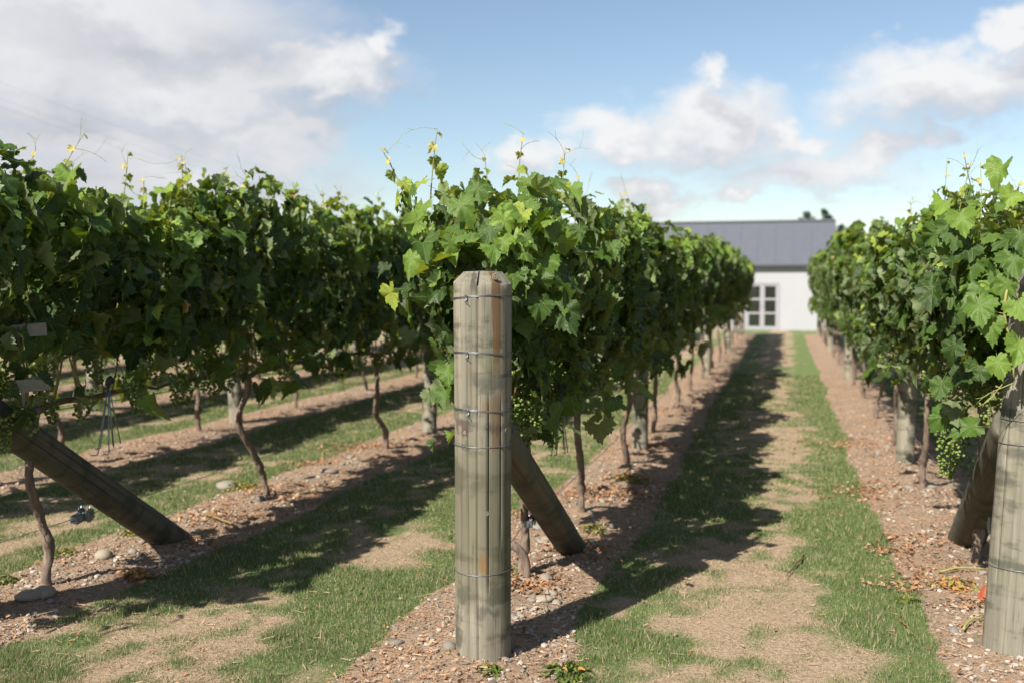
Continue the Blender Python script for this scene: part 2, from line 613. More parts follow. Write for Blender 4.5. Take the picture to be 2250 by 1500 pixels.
M['grass'] = make_attr_mat('grass_blade', [(0.0, (0.074, 0.126, 0.040)), (0.3, (0.142, 0.208, 0.068)), (0.5, (0.225, 0.268, 0.107)), (0.65, (0.35, 0.285, 0.175)),
                                           (1.0, (0.57, 0.45, 0.325))], 0.7, 0.45)
M['litter'] = make_attr_mat('dry_leaf_litter', [(0.0, (0.109, 0.064, 0.038)), (0.4, (0.256, 0.128, 0.058)), (0.7, (0.371, 0.198, 0.106)), (1.0, (0.384, 0.294, 0.205))], 0.8, 0.15)
M['gravel'] = make_attr_mat('gravel', [(0.0, (0.102, 0.086, 0.070)), (0.35, (0.224, 0.179, 0.144)), (0.7, (0.320, 0.269, 0.218)), (1.0, (0.397, 0.358, 0.307))], 0.9)
M['weed'] = make_attr_mat('weed', [(0.0, (0.045, 0.085, 0.02)), (0.5, (0.13, 0.17, 0.03)), (0.8, (0.32, 0.26, 0.06)), (1.0, (0.42, 0.20, 0.06))], 0.6, 0.25)
M['tree_leaf'] = make_attr_mat('tree_leaf', [(0.0, (0.016, 0.035, 0.022)), (1.0, (0.038, 0.070, 0.042))], 0.7, 0.2)


def glass_mat():
    m, t, b, _ = new_mat('door_glass')
    b.inputs['Base Color'].default_value = (0.018, 0.022, 0.018, 1)
    b.inputs['Roughness'].default_value = 0.06
    b.inputs['Specular IOR Level'].default_value = 0.6
    co = t.new('ShaderNodeTexCoord').outputs['Object']
    bump(t, b, t.noise(co, 1.5, 2).outputs['Fac'], 0.05, 0.05)
    return m


M['glass'] = glass_mat()

# ----------------------------------------------------------------- layout
SP = 2.38
ROWS = {'right': 1.06, 'centre': -1.32, 'left1': -3.70, 'left2': -6.08, 'left3': -8.46, 'left4': -10.84, 'left5': -13.22, 'right2': 3.44}
ROW_END = 34.5


def row_dist(x):
    k = np.round((np.asarray(x, dtype=float) - 1.06) / SP)
    return np.abs(x - (1.06 + k * SP))


def soil_mask(x, y):
    d = row_dist(x)
    w = 0.43 + 0.10 * (fbm(x * 1.1 + 7, y * 0.9, 3, 3) - 0.5) * 2 + 0.05 * (vnoise(x * 6, y * 6, 9) - 0.5)
    s = 1 - smooth(d, w - 0.07, w + 0.07)
    start = 3.3 + 0.16 * x
    s = s * smooth(y, start, start + 0.5) * (1 - smooth(y, ROW_END + 0.2, ROW_END + 0.8))
    # bare patch in front of the centre end post
    e = np.hypot((x + 1.23) / 0.42, (y - 4.1) / 0.75)
    return np.clip(np.maximum(s, (1 - smooth(e, 0.8, 1.1))), 0, 1)


DRYSPOTS = []
for (px_, py_, rx_, ry_, am) in ((1700, 1280, 0.42, 0.42, 0.42), (1650, 1460, 0.35, 0.2, 0.08), (1400, 1430, 0.28, 0.30, -0.5), (1960, 1430, 0.22, 0.5, -0.35),
                                 (1810, 1130, 0.28, 0.6, -0.35), (1540, 1090, 0.40, 1.4, -0.6), (1500, 940, 0.5, 2.0, -0.4), (1670, 880, 0.35, 2.5, 0.25),
                                 (130, 1475, 0.5, 0.28, -0.4), (480, 1410, 0.6, 0.28, 0.22), (860, 1310, 0.42, 0.45, -0.6), (830, 1215, 0.32, 0.25, 0.55),
                                 (620, 1240, 0.5, 0.35, -0.4), (960, 1110, 0.5, 0.7, -0.4), (350, 1070, 0.9, 0.6, -0.4), (700, 960, 0.8, 1.2, -0.3), (300, 960, 0.8, 1.2, -0.4)):
    v_ = px_dir(px_, py_)
    DRYSPOTS.append((-v_.x * CAMH / v_.z, -v_.y * CAMH / v_.z, rx_, ry_, am))


def dry_mask(x, y):
    d = row_dist(x)                                      # 1.19 is mid-lane
    a = fbm(x * 0.55 + 3.3, y * 0.42 + 1.7, 21, 4)
    b2 = fbm(x * 2.6, y * 2.2, 31, 3)
    v = 0.325 + 1.25 * (a - 0.5) + 1.35 * (b2 - 0.5) + 1.1 * (vnoise(x * 9, y * 8, 37) - 0.5) + 0.55 * (smooth(d, 0.45, 1.0) - 0.62)
    v = v + 0.28 * (1 - smooth(y, 4.6, 6.4)) * smooth(x, -0.9, -0.2) * 0.6 + 0.10 * (1 - smooth(y, 4.4, 5.4))
    v = v + 0.30 * smooth(y, 13, 26) * smooth(d, 0.6, 1.0)
    # greener tongue left of the centre post
    v = v - 0.55 * np.exp(-(((x + 1.95) / 0.40) ** 2 + ((y - 4.7) / 1.0) ** 2))
    v = v - 0.40 * np.exp(-(((x - 0.42) / 0.30) ** 2)) * smooth(y, 3, 5)
    for (cx_, cy_, rx_, ry_, am) in DRYSPOTS:
        v = v + am * np.exp(-(((x - cx_) / rx_) ** 2 + ((y - cy_) / ry_) ** 2))
    return np.clip(v, 0, 1)


def gz(x, y):
    x = np.asarray(x, dtype=float)
    y = np.asarray(y, dtype=float)
    s = soil_mask(x, y)
    near = 1 - smooth(y, 30, 40)
    z = 0.035 * (fbm(x * 0.8, y * 0.8, 41, 3) - 0.5) * near
    z = z + s * (0.012 * (fbm(x * 5, y * 5, 51, 4) - 0.5) * 2 + 0.01) * near
    z = z + 0.03 * np.exp(-(row_dist(x) / 0.22) ** 2) * s
    return z - 0.3 * smooth(y, 35.2, 43.5)


def gzf(x, y):
    return float(gz(np.array([x]), np.array([y]))[0])


def at_px(px, py, z=0.0):
    """point of the plane at height z where the photograph's pixel looks"""
    v = px_dir(px, py)
    t = (z - CAMH) / v.z
    return np.array([v.x * t, v.y * t, z])


def in_view(x, y, margin=0.9):
    d = -x * math.sin(YAW) + y * math.cos(YAW)
    r = x * math.cos(YAW) + y * math.sin(YAW)
    return (np.abs(r) < d * 0.5 + margin) & (d > 3.4)


# ----------------------------------------------------------------- ground
def axis(parts):
    out = []
    for a, b_, st in parts:
        out.append(np.arange(a, b_, st))
    return np.concatenate(out)


gx = np.unique(np.concatenate([-np.geomspace(18, 900, 16), np.arange(-18, -6, 0.16), np.arange(-6, 3, 0.05), np.arange(3, 8, 0.16), np.geomspace(8, 900, 16)]))
gy = np.unique(np.concatenate([np.linspace(-200, 2, 8), np.arange(2.4, 11, 0.05), np.arange(11, 20, 0.12), np.arange(20, 46, 0.35), np.geomspace(46, 1500, 18)]))
GX, GY = np.meshgrid(gx, gy)
xs, ys = GX.ravel(), GY.ravel()
zs = gz(xs, ys)
nx, ny = len(gx), len(gy)
ii = (np.arange(ny - 1)[:, None] * nx + np.arange(nx - 1)[None, :]).ravel()
GF = np.stack([ii, ii + 1, ii + 1 + nx, ii + nx], 1)
gm = mesh('ground', np.stack([xs, ys, zs], 1), GF, M['ground'],
          attrs={'soil': soil_mask(xs, ys), 'dry': dry_mask(xs, ys)})
link('ground', gm, kind='structure', label='grass lanes with dry patches between stony bare soil strips')

# ----------------------------------------------------------------- building
def build_house():
    yb, zf = 45.4, -0.30

    def X(px):
        return 44.0 * ((px - 1125) / FPX * math.cos(YAW) - math.sin(YAW))
    xl, xr = -15.0, 2.05
    h = 2.84
    depth = 7.0
    rise = 1.95
    root = link('white_building', None, loc=(0, yb, zf), label='long white building with grey metal roof at the end of the lane', cat='building')
    dr = X(1712)            # right jamb of the door
    leafw = 0.66
    dl = dr - 4 * leafw - 0.10
    dh = 2.02
    g = Geo()
    t = 0.2
    g.box((xl, 0, -0.3), (dl, t, h))
    g.box((dr, 0, -0.3), (xr, t, h))
    g.box((dl, 0, dh), (dr, t, h))
    g.box((dl, 0, -0.3), (dr, t, 0.02))
    g.box((xl, t, -0.3), (xl + t, depth, h))
    g.box((xr - t, t, -0.3), (xr, depth, h))
    g.box((xl + t, depth - t, -0.3), (xr - t, depth, h))
    for xx in (xl, xr - t):    # gables
        V = [(xx, 0, h), (xx, depth, h), (xx, depth / 2, h + rise - 0.08), (xx + t, 0, h), (xx + t, depth, h), (xx + t, depth / 2, h + rise - 0.08)]
        g.add(V, [(0, 2, 1), (3, 4, 5), (0, 3, 5), (0, 5, 2), (1, 2, 5), (1, 5, 4)])
    link('wall', g.data('wall', M['wall'], False), root)
    g = Geo()
    ov, e = 0.13, 0.12
    sl = rise / (depth / 2)
    for sgn in (0, 1):
        y0, y1 = (-ov, depth / 2) if sgn == 0 else (depth + ov, depth / 2)
        z0, z1 = h - ov * sl + 0.06, h + rise + 0.06
        V = [(xl - e, y0, z0), (xr + e, y0, z0), (xr + e, y1, z1), (xl - e, y1, z1),
             (xl - e, y0, z0 - 0.07), (xr + e, y0, z0 - 0.07), (xr + e, y1, z1 - 0.07), (xl - e, y1, z1 - 0.07)]
        F = [(0, 1, 2, 3), (7, 6, 5, 4), (0, 4, 5, 1), (1, 5, 6, 2), (2, 6, 7, 3), (3, 7, 4, 0)]
        g.add(V, F if sgn == 0 else [f[::-1] for f in F])
        for k in range(int((xr - xl) / 0.76)):
            x = xl + 0.1 + k * 0.76
            V = [(x, y0, z0 + 0.002), (x + 0.05, y0, z0 + 0.002), (x + 0.05, y1, z1 + 0.002), (x, y1, z1 + 0.002),
                 (x + 0.01, y0, z0 + 0.012), (x + 0.04, y0, z0 + 0.012), (x + 0.04, y1, z1 + 0.012), (x + 0.01, y1, z1 + 0.012)]
            g.add(V, [(4, 5, 6, 7), (0, 4, 7, 3), (1, 2, 6, 5), (0, 1, 5, 4)])
    rf = link('roof', g.data('roof', M['roof'], False), root)
    g = Geo()
    g.box((xl - 0.1, depth / 2 - 0.14, h + rise + 0.045), (xr + 0.125, depth / 2 + 0.14, h + rise + 0.12))
    link('ridge_cap', g.data('ridge_cap', M['roof'], False), rf)
    g = Geo()
    g.box((xr + 0.13, -ov, h - ov * sl - 0.1), (xr + 0.16, -ov + 0.02, h))
    V = [(xr + 0.125, -ov, h - ov * sl - 0.06), (xr + 0.125, depth / 2, h + rise - 0.06), (xr + 0.125, depth / 2, h + rise + 0.08), (xr + 0.125, -ov, h - ov * sl + 0.08)]
    V += [(a + 0.03, b_, c) for a, b_, c in V]
    g.add(V, [(0, 1, 2, 3), (7, 6, 5, 4), (0, 4, 5, 1), (1, 5, 6, 2), (2, 6, 7, 3), (3, 7, 4, 0)])
    link('barge_board', g.data('barge_board', M['frame'], False), rf)
    g = Geo()
    zz = h - ov * sl - 0.04
    g.box((xl - 0.11, -ov - 0.11, zz - 0.045), (xr + 0.115, -ov - 0.003, zz + 0.05))
    g.box((xl + 0.01, -ov, zz - 0.042), (xr - 0.01, -0.005, zz - 0.02))
    link('gutter', g.data('gutter', M['gutter'], False), root)
    # french doors of four glazed leaves
    y0, y1 = -0.025, 0.06
    g = Geo()
    f = 0.05
    g.box((dl, y0, 0.0), (dl + f, y1, dh))
    g.box((dr - f, y0, 0.0), (dr, y1, dh))
    g.box((dl + f, y0, dh - f), (dr - f, y1, dh - 0.002))
    door = link('glazed_door', g.data('door_frame', M['frame'], False), root)
    for i in range(4):
        x0 = dl + f + i * (dr - dl - 2 * f) / 4 + 0.004
        x1 = dl + f + (i + 1) * (dr - dl - 2 * f) / 4 - 0.004
        st, zb, zt = 0.095, 0.16, dh - f - 0.085
        g = Geo()
        g.box((x0, 0, 0.025), (x0 + st, 0.045, dh - f - 0.006))
        g.box((x1 - st, 0, 0.025), (x1, 0.045, dh - f - 0.006))
        g.box((x0 + st, 0, 0.025), (x1 - st, 0.045, zb))
        g.box((x0 + st, 0, zt), (x1 - st, 0.045, dh - f - 0.006))
        ph = (zt - zb - 0.16) / 3
        for k in (1, 2):
            zc = zb + k * ph + (k - 1) * 0.08
            g.box((x0 + st, 0.002, zc), (x1 - st, 0.043, zc + 0.08))
        g.box((x1 - 0.07 if i % 2 == 0 else x0 + 0.05, -0.04, 0.98), (x1 - 0.05 if i % 2 == 0 else x0 + 0.07, -0.001, 1.10))
        link('door_leaf', g.data('door_leaf', M['frame'], False), door)
        for k in range(3):
            zc = zb + k * (ph + 0.08)
            g = Geo()
            g.box((x0 + st, 0.018, zc), (x1 - st, 0.026, zc + ph))
            link('pane', g.data('pane', M['glass'], False), door)


build_house()


# ----------------------------------------------------------------- far trees
def leaf_quads(rng, centers, rads, n, size, flat=1.0):
    idx = rng.integers(0, len(centers), n)
    v = rng.normal(size=(n, 3))
    v /= np.linalg.norm(v, axis=1, keepdims=True)
    p = centers[idx] + v * (rads[idx] * rng.random(n) ** 0.4)[:, None] * np.array([1, 1, flat])
    a = rng.normal(size=(n, 3))
    a /= np.linalg.norm(a, axis=1, keepdims=True)
    b_ = np.cross(a, rng.normal(size=(n, 3)))
    b_ /= np.linalg.norm(b_, axis=1, keepdims=True)
    s = size * (0.6 + 0.8 * rng.random(n))[:, None]
    V = np.stack([p - a * s, p + b_ * s * 0.5, p + a * s, p - b_ * s * 0.5], 1).reshape(-1, 3)
    F = np.arange(n * 4).reshape(-1, 4)
    tint = np.repeat(rng.random(n), 4)
    return V, F, tint


def far_tree(px, top_py, d, wid, seed, label):
    rng = np.random.default_rng(seed)
    r = (px - 1125) / FPX * d
    x = r * math.cos(YAW) - d * math.sin(YAW)
    y = d * math.cos(YAW) + r * math.sin(YAW)
    zt = CAMH + (628 - top_py) / FPX * d
    base = gzf(x, y)
    h = zt - base
    root = link('tree', None, loc=(x, y, base), label=label, cat='tree', group='trees behind the building')
    g = Geo()
    tr = spline([(0, 0, -0.2), (0.1, 0, h * 0.3), (-0.08, 0.1, h * 0.6), (0, 0, h * 0.95)], 12)
    g.tube(tr, np.linspace(0.2, 0.03, 12), 8)
    cs, rs = [], []
    for i in range(16):
        f = 0.3 + 0.68 * i / 15
        a = rng.random() * 6.28
        rr = wid * (0.25 + 0.75 * (1 - f)) * (0.6 + 0.6 * rng.random())
        p0 = tr[min(11, int(f * 11))]
        p1 = p0 + np.array([math.cos(a) * rr, math.sin(a) * rr, rr * 0.55])
        g.tube(spline([p0, (p0 + p1) / 2 + (0, 0, -0.05), p1], 6), np.linspace(0.05, 0.012, 6), 5)
        cs.append(p1)
        rs.append(0.32 * wid * (1.3 - f) + 0.16)
        cs.append((p0 + p1) / 2)
        rs.append(0.25 * wid * (1.3 - f) + 0.12)
    cs.append(tr[-1])
    rs.append(0.3)
    link('trunk', g.data('trunk', M['bark'], True), root)
    V, F, tint = leaf_quads(rng, np.array(cs), np.array(rs), 3200, 0.11)
    link('crown', mesh('crown', V, F, M['tree_leaf'], attrs={'tint': tint}, smooth_=False), root)


far_tree(1769, 462, 78, 1.9, 1, 'small dark tree top showing left behind the building ridge')
far_tree(1808, 456, 82, 2.2, 2, 'tallest dark tree top showing above the building ridge')
far_tree(1846, 492, 74, 2.2, 3, 'dark tree standing beyond the right end of the building')


# ----------------------------------------------------------------- posts
def log_mesh(name, r0, r1, h, seed, mat, cham=0.03, top_r=0.72, cracks=5, below=0.12, nz=40, flat_top=True, ncol=72, crack_at=None, deep=None):
    rng = np.random.default_rng(seed)
    base = np.linspace(0, 2 * np.pi, ncol, endpoint=False)
    ca = np.array(crack_at) if crack_at is not None else rng.random(cracks) * 2 * np.pi
    dA = 0.021
    wide_c = [0.034 if i == deep else dA for i in range(len(ca))]
    ang = []
    typ = []
    for a in base:
        if np.min(np.abs((ca - a + np.pi) % (2 * np.pi) - np.pi)) > 0.05:
            ang.append(a)
            typ.append(-1)
    for i, c in enumerate(ca):
        ang += [c - wide_c[i], c, c + wide_c[i]]
        typ += [-1 - 0, i, -1]
    crk_of = [-1] * (len(ang) - 3 * len(ca))
    for i in range(len(ca)):
        crk_of += [i, i, i]
    ang = np.array(ang) % (2 * np.pi)
    o = np.argsort(ang)
    ang, typ, crk_of = ang[o], np.array(typ)[o], np.array(crk_of)[o]
    zs_ = np.concatenate([np.linspace(-below, h - cham, nz), [h]])
    V = []
    span = [(rng.random() * 0.5 * h, h * (0.55 + 0.5 * rng.random())) for _ in ca]
    if deep is not None:
        span[deep] = (-1.0, h * 1.5)
    k = len(ang)
    for zi, z in enumerate(zs_):
        f = np.clip(z / h, 0, 1)
        rr = r0 + (r1 - r0) * f
        a = ang.copy()
        rad = rr * (1 + 0.012 * np.sin(a * 2 + z * 1.3 + seed) + 0.010 * (vnoise(np.cos(a) * 3 + 9, z * 2 + np.sin(a) * 3, seed) - 0.5)
                    + 0.008 * (vnoise(a * 6, z * 9, seed + 3) - 0.5))
        for i in range(len(ca)):
            wob = 0.035 * (vnoise(np.array([z * 2.1 + i * 9]), np.array([i * 3.7]), seed)[0] - 0.5)
            s_, e_ = span[i]
            dep = float(smooth(z, s_ - 0.15, s_ + 0.1) * (1 - smooth(z, e_ - 0.1, e_ + 0.15)))
            mk_ = crk_of == i
            a[mk_] += wob
            rad[(typ == i)] -= 0.022 * dep * (0.5 + 0.5 * math.sin(i * 2.1 + 1.0) ** 2 + 0.2)
        if zi == nz:
            rad *= top_r + 0.04 * (vnoise(a * 2.2, a * 0 + 5, seed) - 0.5)
        zz = np.full(k, z)
        if zi == nz - 1:
            zz = zz + 0.022 * (vnoise(a * 3.0, a * 0 + 2, seed) - 0.5)
        V.append(np.stack([rad * np.cos(a), rad * np.sin(a), zz], 1))
    V = np.concatenate(V)
    n = len(zs_)
    F = []
    for i in range(n - 1):
        for j in range(k):
            a, b_ = i * k + j, i * k + (j + 1) % k
            F += [(a, b_, b_ + k), (a, b_ + k, a + k)]
    V = np.concatenate([V, [[0, 0, h + 0.004]]])
    for j in range(k):
        F.append((n * k, (n - 1) * k + j, (n - 1) * k + (j + 1) % k))
    me = mesh(name, V, F, mat)
    sm = np.ones(len(F), dtype=bool)
    sm[-3 * k:] = False
    me.polygons.foreach_set('use_smooth', sm)
    return me


def wire_band(post, z, r, seed, double=True, knot_ang=-math.pi / 2 - 0.2, tail=0.0):
    rng = np.random.default_rng(seed)
    g = Geo()
    tilt = 0.010 * (rng.random() - 0.5)
    a = np.linspace(0, 2 * np.pi, 49)
    for s in ((-0.0022, 0.0022) if double else (0,)):
        p = np.stack([(r + 0.002) * np.cos(a), (r + 0.002) * np.sin(a), z + s + tilt * np.cos(a) + 0.003 * np.sin(2 * a + seed)], 1)
        g.tube(p, 0.0016, 6, False)
    if double:
        t = np.linspace(0, 2 * np.pi, 17)
        c = np.array([(r + 0.006) * math.cos(knot_ang), (r + 0.006) * math.sin(knot_ang), z - 0.006])
        tx = np.array([-math.sin(knot_ang), math.cos(knot_ang), 0])
        p = c + np.outer(0.006 * np.cos(t), tx) + np.outer(0.017 * np.sin(t), (0, 0, 1)) + np.outer(0.006 * np.sin(t * 1.5), (math.cos(knot_ang), math.sin(knot_ang), 0))
        g.tube(p, 0.0019, 6, False)
        p = np.stack([c, c + tx * 0.008 + (0, 0, -0.022), c + tx * 0.016 + (0, 0, -0.03)])
        g.tube(p, 0.0018, 6)
    link('wire_band', g.data('wire_band', M['wire'], True), post)


def knots_on(post, spots, r):
    for k, (a, z, s) in enumerate(spots):
        g = Geo()
        t = np.linspace(0, 2 * np.pi, 21)
        n = np.array([math.cos(a), math.sin(a), 0])
        tx = np.array([-math.sin(a), math.cos(a), 0])
        c = n * (r - 0.002) + np.array([0, 0, z])
        p = c + np.outer(s * np.cos(t), tx) + np.outer(s * 1.25 * np.sin(t), (0, 0, 1)) - np.outer(0.5 * (s * np.cos(t)) ** 2 / r, n) * 1.0
        g.tube(p, 0.0028, 5, False)
        c2 = c - n * 0.0
        ring = c2 + np.outer(s * 0.8 * np.cos(t[:-1]), tx) + np.outer(s * np.sin(t[:-1]), (0, 0, 1))
        V = np.vstack([ring, c2 + n * 0.004])
        g.add(V, [(i, (i + 1) % 20, 20) for i in range(20)])
        link('knot', g.data('knot', M['wood'], True), post)


C0 = at_px(1062, 1446)
PC = link('timber_post', log_mesh('post_shaft', 0.119, 0.1245, 1.622, 3, M['hero_wood'], 0.052, 0.66, nz=64,
          crack_at=[-1.47, -2.12, -1.80, -1.10, -0.62, -0.33, 0.6, 2.3], deep=0), loc=(C0[0], C0[1], gzf(C0[0], C0[1])),
          label='big weathered round timber end post in front, ringed by wires', cat='post', group='end posts of the vine rows')
for k, (z, dbl) in enumerate(((1.518, True), (1.285, True), (1.047, True), (0.897, False), (0.360, False))):
    wire_band(PC, z, 0.119 + 0.0055 * z / 1.64 + 0.0006, 10 + k, dbl, -math.pi / 2 - 0.28 + 0.03 * k)
knots_on(PC, [(-1.19, 0.985, 0.007), (-1.93, 0.93, 0.007), (-1.95, 0.955, 0.005), (-0.36, 0.96, 0.006), (-0.86, 1.60, 0.009), (-1.14, 0.62, 0.006)], 0.1235)

R0 = at_px(2236, 1434)
PR = link('timber_post', log_mesh('post_shaft', 0.142, 0.118, 1.66, 8, M['wood'], 0.04, 0.75, nz=60, crack_at=[-1.9, -2.6, -1.4, -3.0, 1.0]),
          loc=(R0[0], R0[1], gzf(R0[0], R0[1])), rot=(R(-3.0), R(4.6), 0.4),
          label='leaning grey timber end post cut by the right frame edge', cat='post', group='end posts of the vine rows')
for k, (z, dbl) in enumerate(((1.50, True), (1.27, True), (0.98, False), (0.88, False), (0.34, False))):
    wire_band(PR, z, 0.142 - 0.024 * z / 1.66 + 0.001, 20 + k, dbl, -2.3)
knots_on(PR, [(-1.55, 0.60, 0.014), (-1.5, 0.18, 0.010), (-1.75, 0.40, 0.008)], 0.142)

L0 = np.array([ROWS['left1'], 3.88, 0])
PL = link('timber_post', log_mesh('post_shaft', 0.12, 0.12, 1.68, 5, M['wood'], 0.04, 0.75, nz=40), loc=(L0[0], L0[1], gzf(L0[0], L0[1])), rot=(R(3), 0, 1.0),
          label='timber end post that the thick left brace leans against', cat='post', group='end posts of the vine rows')
for k, z in enumerate((1.5, 1.27, 1.0, 0.35)):
    wire_band(PL, z, 0.1205, 30 + k, True)


def brace(foot, top, r, seed, label):
    f, t_ = np.array(foot, dtype=float), np.array(top, dtype=float)
    v = t_ - f
    L = np.linalg.norm(v)
    q = Vector(v / L).to_track_quat('Z', 'X')
    o = link('brace_pole', log_mesh('brace_pole', r * 1.04, r, L, seed, M['brace_wood'], 0.01, 0.95, nz=40, below=0.25), loc=tuple(f),
             label=label, cat='brace', group='diagonal brace poles')
    o.rotation_mode = 'QUATERNION'
    o.rotation_quaternion = q
    return o


fC = at_px(1262, 1205)
brace((fC[0], fC[1], -0.02), (C0[0] + 0.01, C0[1] + 0.16, 0.97), 0.080, 41, 'diagonal timber brace leaning against the big front post')
fL = at_px(395, 1190)
brace((fL[0], fL[1], -0.02), (L0[0], L0[1] + 0.16, 1.02), 0.088, 42, 'thick diagonal timber brace at the left frame edge')
fR = at_px(2118, 1188)
brace((fR[0], fR[1], -0.02), (R0[0] + 0.01, R0[1] + 0.2, 0.98), 0.098, 43, 'short diagonal timber brace behind the right end post')

ORD = ['first', 'second', 'third', 'fourth', 'fifth', 'sixth', 'seventh', 'eighth', 'ninth', 'tenth', 'eleventh', 'twelfth', 'thirteenth', 'fourteenth', 'fifteenth', 'sixteenth']
ROWNAME = {'right': 'the row on the right', 'centre': 'the centre row behind the front post', 'left1': 'the nearest row on the left',
           'left2': 'the second row to the left', 'left3': 'the third row to the left', 'left4': 'the fourth row to the left',
           'left5': 'the farthest left row', 'right2': 'the row beyond the right row'}
POSTS = {'centre': [9.8, 18.3, 26.0, 33.6], 'left1': [10.4, 18.8, 26.6, 33.8], 'left2': [10.5, 18.9, 27, 33.9], 'left3': [11.1, 19.3, 27.2, 34],
         'right': [9.75, 18.0, 25.6, 33.4], 'left4': [11.5, 19.8], 'left5': [12, 20], 'right2': [10, 18.5]}
pm = [log_mesh('row_post', 0.079, 0.077, 1.85, 60 + i, M['post_wood'], 0.01, 0.9, nz=24, ncol=28, cracks=3) for i in range(4)]
for rn, ysl in POSTS.items():
    for i, y in enumerate(ysl):
        x = ROWS[rn] + random.uniform(-0.03, 0.03)
        link('row_post', pm[(i + len(rn)) % 4], loc=(x, y, gzf(x, y)), rot=(R(random.uniform(-1.5, 1.5)), R(random.uniform(-1.5, 1.5)), random.random() * 6),
             label=f'slim round wooden post, {ORD[i]} along {ROWNAME[rn]}', cat='post', group='slim posts inside the vine rows')

# ----------------------------------------------------------------- trellis wires
STARTS = {'right': R0[1], 'centre': C0[1], 'left1': L0[1], 'left2': 3.6, 'left3': 3.3}
HNAME = {0.345: 'low', 0.95: 'fruiting', 1.28: 'middle', 1.53: 'upper'}
for rn in ('right', 'centre', 'left1', 'left2'):
    for z in (0.345, 0.95, 1.28, 1.53):
        ysn = np.arange(STARTS[rn] + 0.1, ROW_END - 0.5, 1.0)
        x0 = ROWS[rn]
        p = np.stack([np.full(len(ysn), x0) + 0.004 * np.sin(ysn), ysn, z + 0.006 * np.sin(ysn * 0.75)], 1)
        p[0, 0] = {'right': R0[0], 'centre': C0[0]}.get(rn, x0)
        g = Geo()
        g.tube(p, 0.0022, 5)
        link('trellis_wire', g.data('trellis_wire', M['wire']), label=f'{HNAME[z]} trellis wire of {ROWNAME[rn]}', cat='wire', group='trellis wires')


def strainer(pos, yaw, label, roll=0.0):
    o = link('wire_strainer', None, loc=pos, rot=(roll, 0, yaw), label=label, cat='wire strainer', group='ratchet wire strainers')
    g = Geo()       # U shaped body along local y
    for s in (-1, 1):
        g.box((s * 0.020 - 0.0015, -0.075, -0.022), (s * 0.020 + 0.0015, 0.045, 0.022))
    g.box((-0.0215, -0.078, -0.020), (0.0215, -0.0755, 0.020))
    g.tube([(0, -0.1, 0), (0, -0.078, 0)], 0.006, 8)
    link('body', g.data('body', M['steel'], False), o)
    g = Geo()
    g.tube([(-0.032, 0.02, 0), (0.032, 0.02, 0)], 0.013, 14)
    link('spool', g.data('spool', M['steel'], True), o)
    for s in (-1, 1):
        g = Geo()
        n = 13
        V, F = [], []
        for side in (0, 1):
            x = s * 0.028 + (side - 0.5) * 0.006
            V.append((x, 0.02, 0))
            for i in range(n):
                a0, a1 = 2 * np.pi * i / n, 2 * np.pi * (i + 0.75) / n
                V.append((x, 0.02 + 0.034 * math.cos(a0), 0.034 * math.sin(a0)))
                V.append((x, 0.02 + 0.046 * math.cos(a1), 0.046 * math.sin(a1)))
        m2 = 2 * n
        for i in range(m2):
            j = (i + 1) % m2
            F.append((0, 1 + i, 1 + j))
            F.append((m2 + 1, m2 + 2 + j, m2 + 2 + i))
            F.append((1 + i, m2 + 2 + i, m2 + 2 + j))
            F.append((1 + i, m2 + 2 + j, 1 + j))
        g.add(V, F)
        link('ratchet_wheel', g.data('ratchet_wheel', M['steel'], False), o)


strainer((ROWS['centre'], 5.33, 0.345), 0.15, 'small metal ratchet wire strainer beside the centre brace', R(12))
strainer((ROWS['left1'], 4.76, 0.345), 0.0, 'toothed metal ratchet wire strainer on the low wire at left', R(8))
strainer((ROWS['right'] + 0.02, 5.75, 0.345), 0.0, 'metal ratchet wire strainer half hidden behind the right post', R(8))


def hooks(pos, label, seed):
    rng = np.random.default_rng(seed)
    o = link('wire_hook_bundle', None, loc=pos, label=label, cat='wire hooks', group='bundles of hanging wire hooks')
    for i in range(6):
        a = -0.28 + 0.11 * i + 0.02 * rng.normal()
        L = 0.34 + 0.04 * rng.random()
        ex, ey = 0.05 * math.sin(i * 2.2), math.sin(a) * L
        end = np.array([ex, ey, -L])
        g = Geo()
        p = [(0, 0, 0), end * 0.5, end]
        if i < 3:
            p += [end + (0, -0.012, -0.004), end + (0, -0.05, 0.002)]
        g.tube(p, 0.003, 6)
        link('rod', g.data('rod', M['steel']), o)
    g = Geo()
    g.tube([(0, 0.02, 0.03), (0.01, 0, 0.012), (0, -0.015, -0.015)], [0.012, 0.024, 0.012], 8)
    link('clasp', g.data('clasp', M['gutter']), o)


hooks((ROWS['left1'] + 0.12, 4.84, 1.07), 'bundle of thin metal hooks hanging under the left canopy', 1)
hooks((ROWS['centre'] + 0.12, 5.56, 1.03), 'bundle of thin metal hooks hanging right of the front post', 2)
for k, (y, z, lab) in enumerate(((4.10, 1.39, 'upper'), (4.12, 1.13, 'lower'))):
    g = Geo()
    g.box((-0.012, -0.075, -0.03), (0.012, 0.075, 0.03))
    g.tube([(0.0, -0.05, -0.03), (0.0, -0.05, -0.10)], 0.008, 8)
    g.tube([(-0.014, -0.055, 0.0), (0.02, -0.055, 0.0)], 0.006, 8)
    link('plastic_spacer', g.data('plastic_spacer', M['plastic'], False), loc=(ROWS['left1'] + 0.24, y, z), rot=(R(4), 0, R(-52)),
         label=f'{lab} pale grey spacer board on the wires at the left frame edge', cat='spacer')


